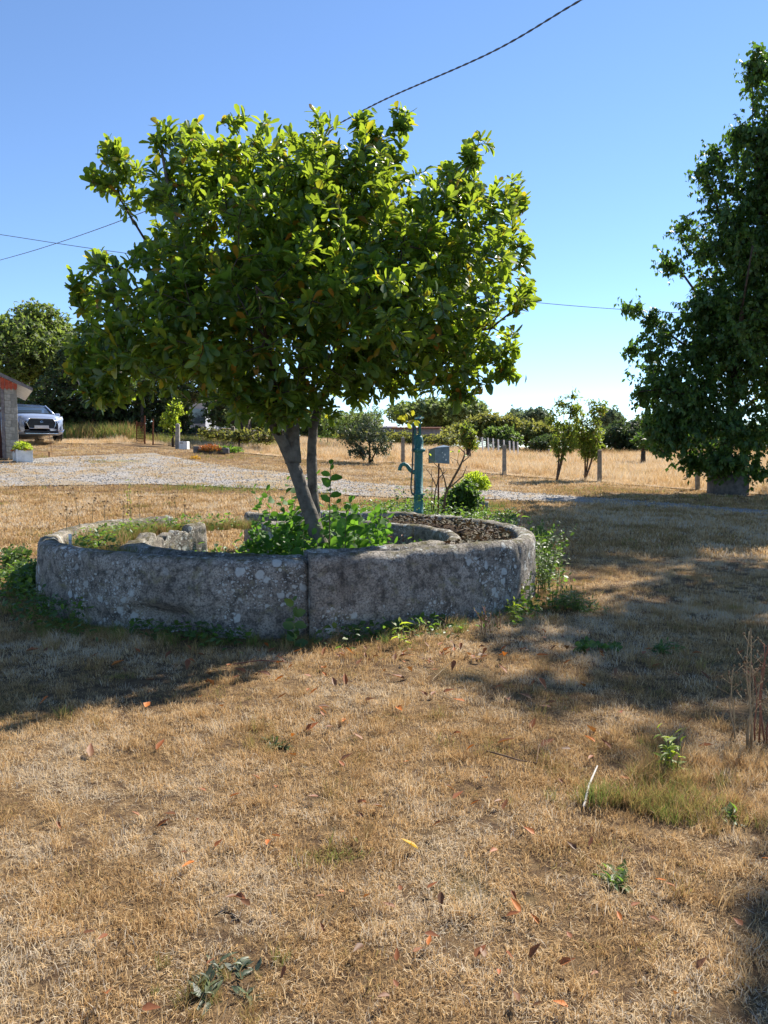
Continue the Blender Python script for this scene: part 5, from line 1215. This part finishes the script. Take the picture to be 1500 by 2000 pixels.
herb('weed_clump', 'green toothed weed in the dry tussock at the right', 'weeds', G(1308, 1512), 8, .2, .06, 'lime', 'stem', 'long', lean=.5, per=6, spread=.04)
herb('weed_clump', 'small fresh green leaf rosette below the tussocks at the right', 'weeds', G(1415, 1612), 4, .06, .06, 'weed', 'stem', 'long', lean=.7, per=5, spread=.03)
herb('weed_clump', 'dark green rosette in the lawn near the lower right', 'weeds', G(1200, 1722), 7, .02, .06, 'weed', 'stem', 'long', lean=.9, per=5, spread=.04)
herb('weed_clump', 'dark rosette in the sunlit lawn with an orange leaf beside it', 'weeds', G(545, 1455), 10, .02, .05, 'darkhedge', 'stem', 'long', lean=.9, per=6, spread=.05)
herb('weed_clump', 'grey green flattened weed near the bottom edge left of centre', 'weeds', G(450, 1938), 14, .02, .05, 'bush', 'stem', 'long', lean=.9, per=5, spread=.09)
tf = []
for (x, y, n, sx, sy, t0, s0) in ((1245, 1575, 46, .14, .05, .6, 1.0), (1330, 1595, 40, .15, .06, .61, .9), (1310, 1530, 40, .11, .06, .56, 1.0), (1400, 1560, 40, .22, .1, .36, .8), (1480, 1600, 50, .22, .12, .34, .8), (1460, 1500, 36, .2, .1, .3, .85), (1480, 1700, 26, .2, .15, .34, .65), (1400, 1490, 20, .1, .05, .3, 1.0), (500, 1450, 12, .1, .06, .5, .6), (450, 1940, 20, .12, .08, .55, .5), (80, 1120, 50, .3, .25, .75, 1.0), (230, 1228, 60, .5, .1, .75, .9), (420, 1255, 40, .4, .1, .7, .9)):
    c_ = G(x, y)
    for _ in range(n): 
        u, v = c_.x+random.gauss(0, sx), c_.y+random.gauss(0, sy)
        if in_ring(u, v): continue
        tf.append((u, v, TT(u, v)-.005, random.uniform(0, 6.28), s0*random.uniform(.4, 1), t0+random.gauss(0, .08)))
scatter('tussock_grass', tf, C_tuft)
MB().tube([G(1140, 1585)+Vector((0, 0, .015)), G(1150, 1560)+Vector((0, 0, .05)), G(1166, 1532)+Vector((0, 0, .075))], [.005, .0045, .003], 6).o('broken_stick', 'white_stick', None, label='pale broken stick propped in the grass at the right', cat='stick')
MB().tube([G(950, 1478)+Vector((0, 0, .02)), G(985, 1492)+Vector((0, 0, .03)), G(1015, 1502)+Vector((0, 0, .03)), G(1048, 1500)+Vector((0, 0, .02)), G(1052, 1475)+Vector((0, 0, .04))], [.004, .004, .003, .003, .002], 6).o('curved_twig', 'barkbrown', None, True, label='curved thin brown twig lying on the sunlit lawn', cat='twig')
MB().tube([G(455, 1305)+Vector((0, 0, .02)), G(510, 1298)+Vector((0, 0, .03)), G(570, 1297)+Vector((0, 0, .02))], [.004, .004, .002], 6).o('fallen_twig', 'redstem', None, True, label='long reddish twig lying at the shadow edge in front of the ring', cat='twig')
MB().tube([G(845, 1335)+Vector((0, 0, .02)), G(880, 1312)+Vector((0, 0, .06))], [.003, .002], 6).o('dead_straw', 'drystem', None, label='short straw coloured stem sticking up right of centre', cat='twig')
# pale stick standing in the left channel
p = P(137, 1052, 7.3); p.z = .55; MB().box(p+Vector((0, 0, .02)), (.012, .008, .06)).o('plant_label', 'white', None, label='little white stick standing on the left rim of the ring', cat='marker')

# ------------------------------------------------------------------ fallen leaves
named = [(800, 1668, 'yellowleaf', .13, 'large yellow leaf lying flat in the dry lawn right of centre', 0), (915, 1487, 'orangeleaf', .1, 'bright orange leaf standing up on the sunlit lawn', 1), (1041, 1430, 'deadleaf', .13, 'dark red curled leaf in the shade edge right of centre', 0), (368, 1713, 'orangeleaf', .11, 'orange leaf at the lower left of the lawn', 0), (572, 1458, 'orangeleaf', .09, 'orange leaf beside the dark rosette', 1), (523, 1667, 'orangeleaf', .09, 'orange leaf left of the yellow leaf', 0), (895, 1572, 'deadleaf', .11, 'red brown leaf below the curved twig', 0), (208, 1985, 'deadleaf', .14, 'upright brown leaf at the bottom left edge', 1), (938, 1890, 'deadleaf', .09, 'red brown leaf near the bottom centre', 0), (1290, 1745, 'orangeleaf', .08, 'small orange leaf low on the right', 0), (633, 1328, 'orangeleaf', .09, 'orange leaf close in front of the ring', 0), (1280, 1503, 'orangeleaf', .05, 'small orange leaf in the green weed', 1), (1185, 1410+40, 'deadleaf', .08, 'brown leaf above the tussocks', 0)]
TPL['crumple'] = TPL['obovate']
def fallen(p, L, mat, label, group, upright):
    v, f = TPL['obovate']; cz = random.uniform(1.2, 3.2); tw = random.uniform(-.5, .5); th_ = random.uniform(0, 6.28); tilt = random.uniform(-.2, .45) if not upright else 1.1
    vv = [(a*1.1*math.cos(tw*b), b-.5, c*cz+a*math.sin(tw*b)*1.2+.25*(b-.5)**2*cz) for a, b, c in v]
    m = Matrix.Rotation(th_, 3, 'Z')@Matrix.Rotation(tilt, 3, 'X'); vv = [tuple(m@Vector(q_)*L) for q_ in vv]
    me = bpy.data.meshes.new('fallen_leaf'); me.from_pydata(vv, [], [tuple(int(i) for i in q_) for q_ in f]); me.materials.append(MAT[mat]); me.polygons.foreach_set('use_smooth', [True]*len(me.polygons))
    o = bpy.data.objects.new('fallen_leaf', me); COL.objects.link(o); o.location = p+Vector((0, 0, (.036)+(.4*L if upright else 0))); props(o, label, 'leaf', group)
for (x, y, m, L, lab, u) in named: fallen(G(x, y), L*.47, m, lab, 'fallen leaves on the lawn', u)
cnt = 0
while cnt < 210:
    x = random.uniform(0, 1500); y = 1275+725*random.random()**2
    if random.random() > math.exp(-((x-800)/520)**2)*1.1: continue
    q_ = G(x, y)
    if in_ring(q_.x, q_.y, .1): continue
    og = random.random() > .85; up_ = random.random() < .2
    side = 'close in front of the stone ring' if y < 1340 else 'in the middle of the dry lawn' if y < 1600 else 'on the lawn near the bottom of the view'
    side2 = ' at the left' if x < 500 else ' at the right' if x > 1000 else ''
    fallen(q_, random.uniform(.04, .075)*(1 if y < 1500 else .6), 'orangeleaf' if og else 'deadleaf', ('upright ' if up_ else 'curled ')+('orange' if og else 'red brown')+' leaf '+side+side2, 'small fallen leaves scattered over the lawn', up_); cnt += 1
for _ in range(34):
    x = random.uniform(650, 1150); q_ = G(x, random.uniform(1265, 1300) if x < 1000 else random.uniform(1225, 1290)); fallen(q_, random.uniform(.03, .055), 'deadleaf', 'red brown leaf in the litter at the foot of the ring', 'small fallen leaves scattered over the lawn', False)
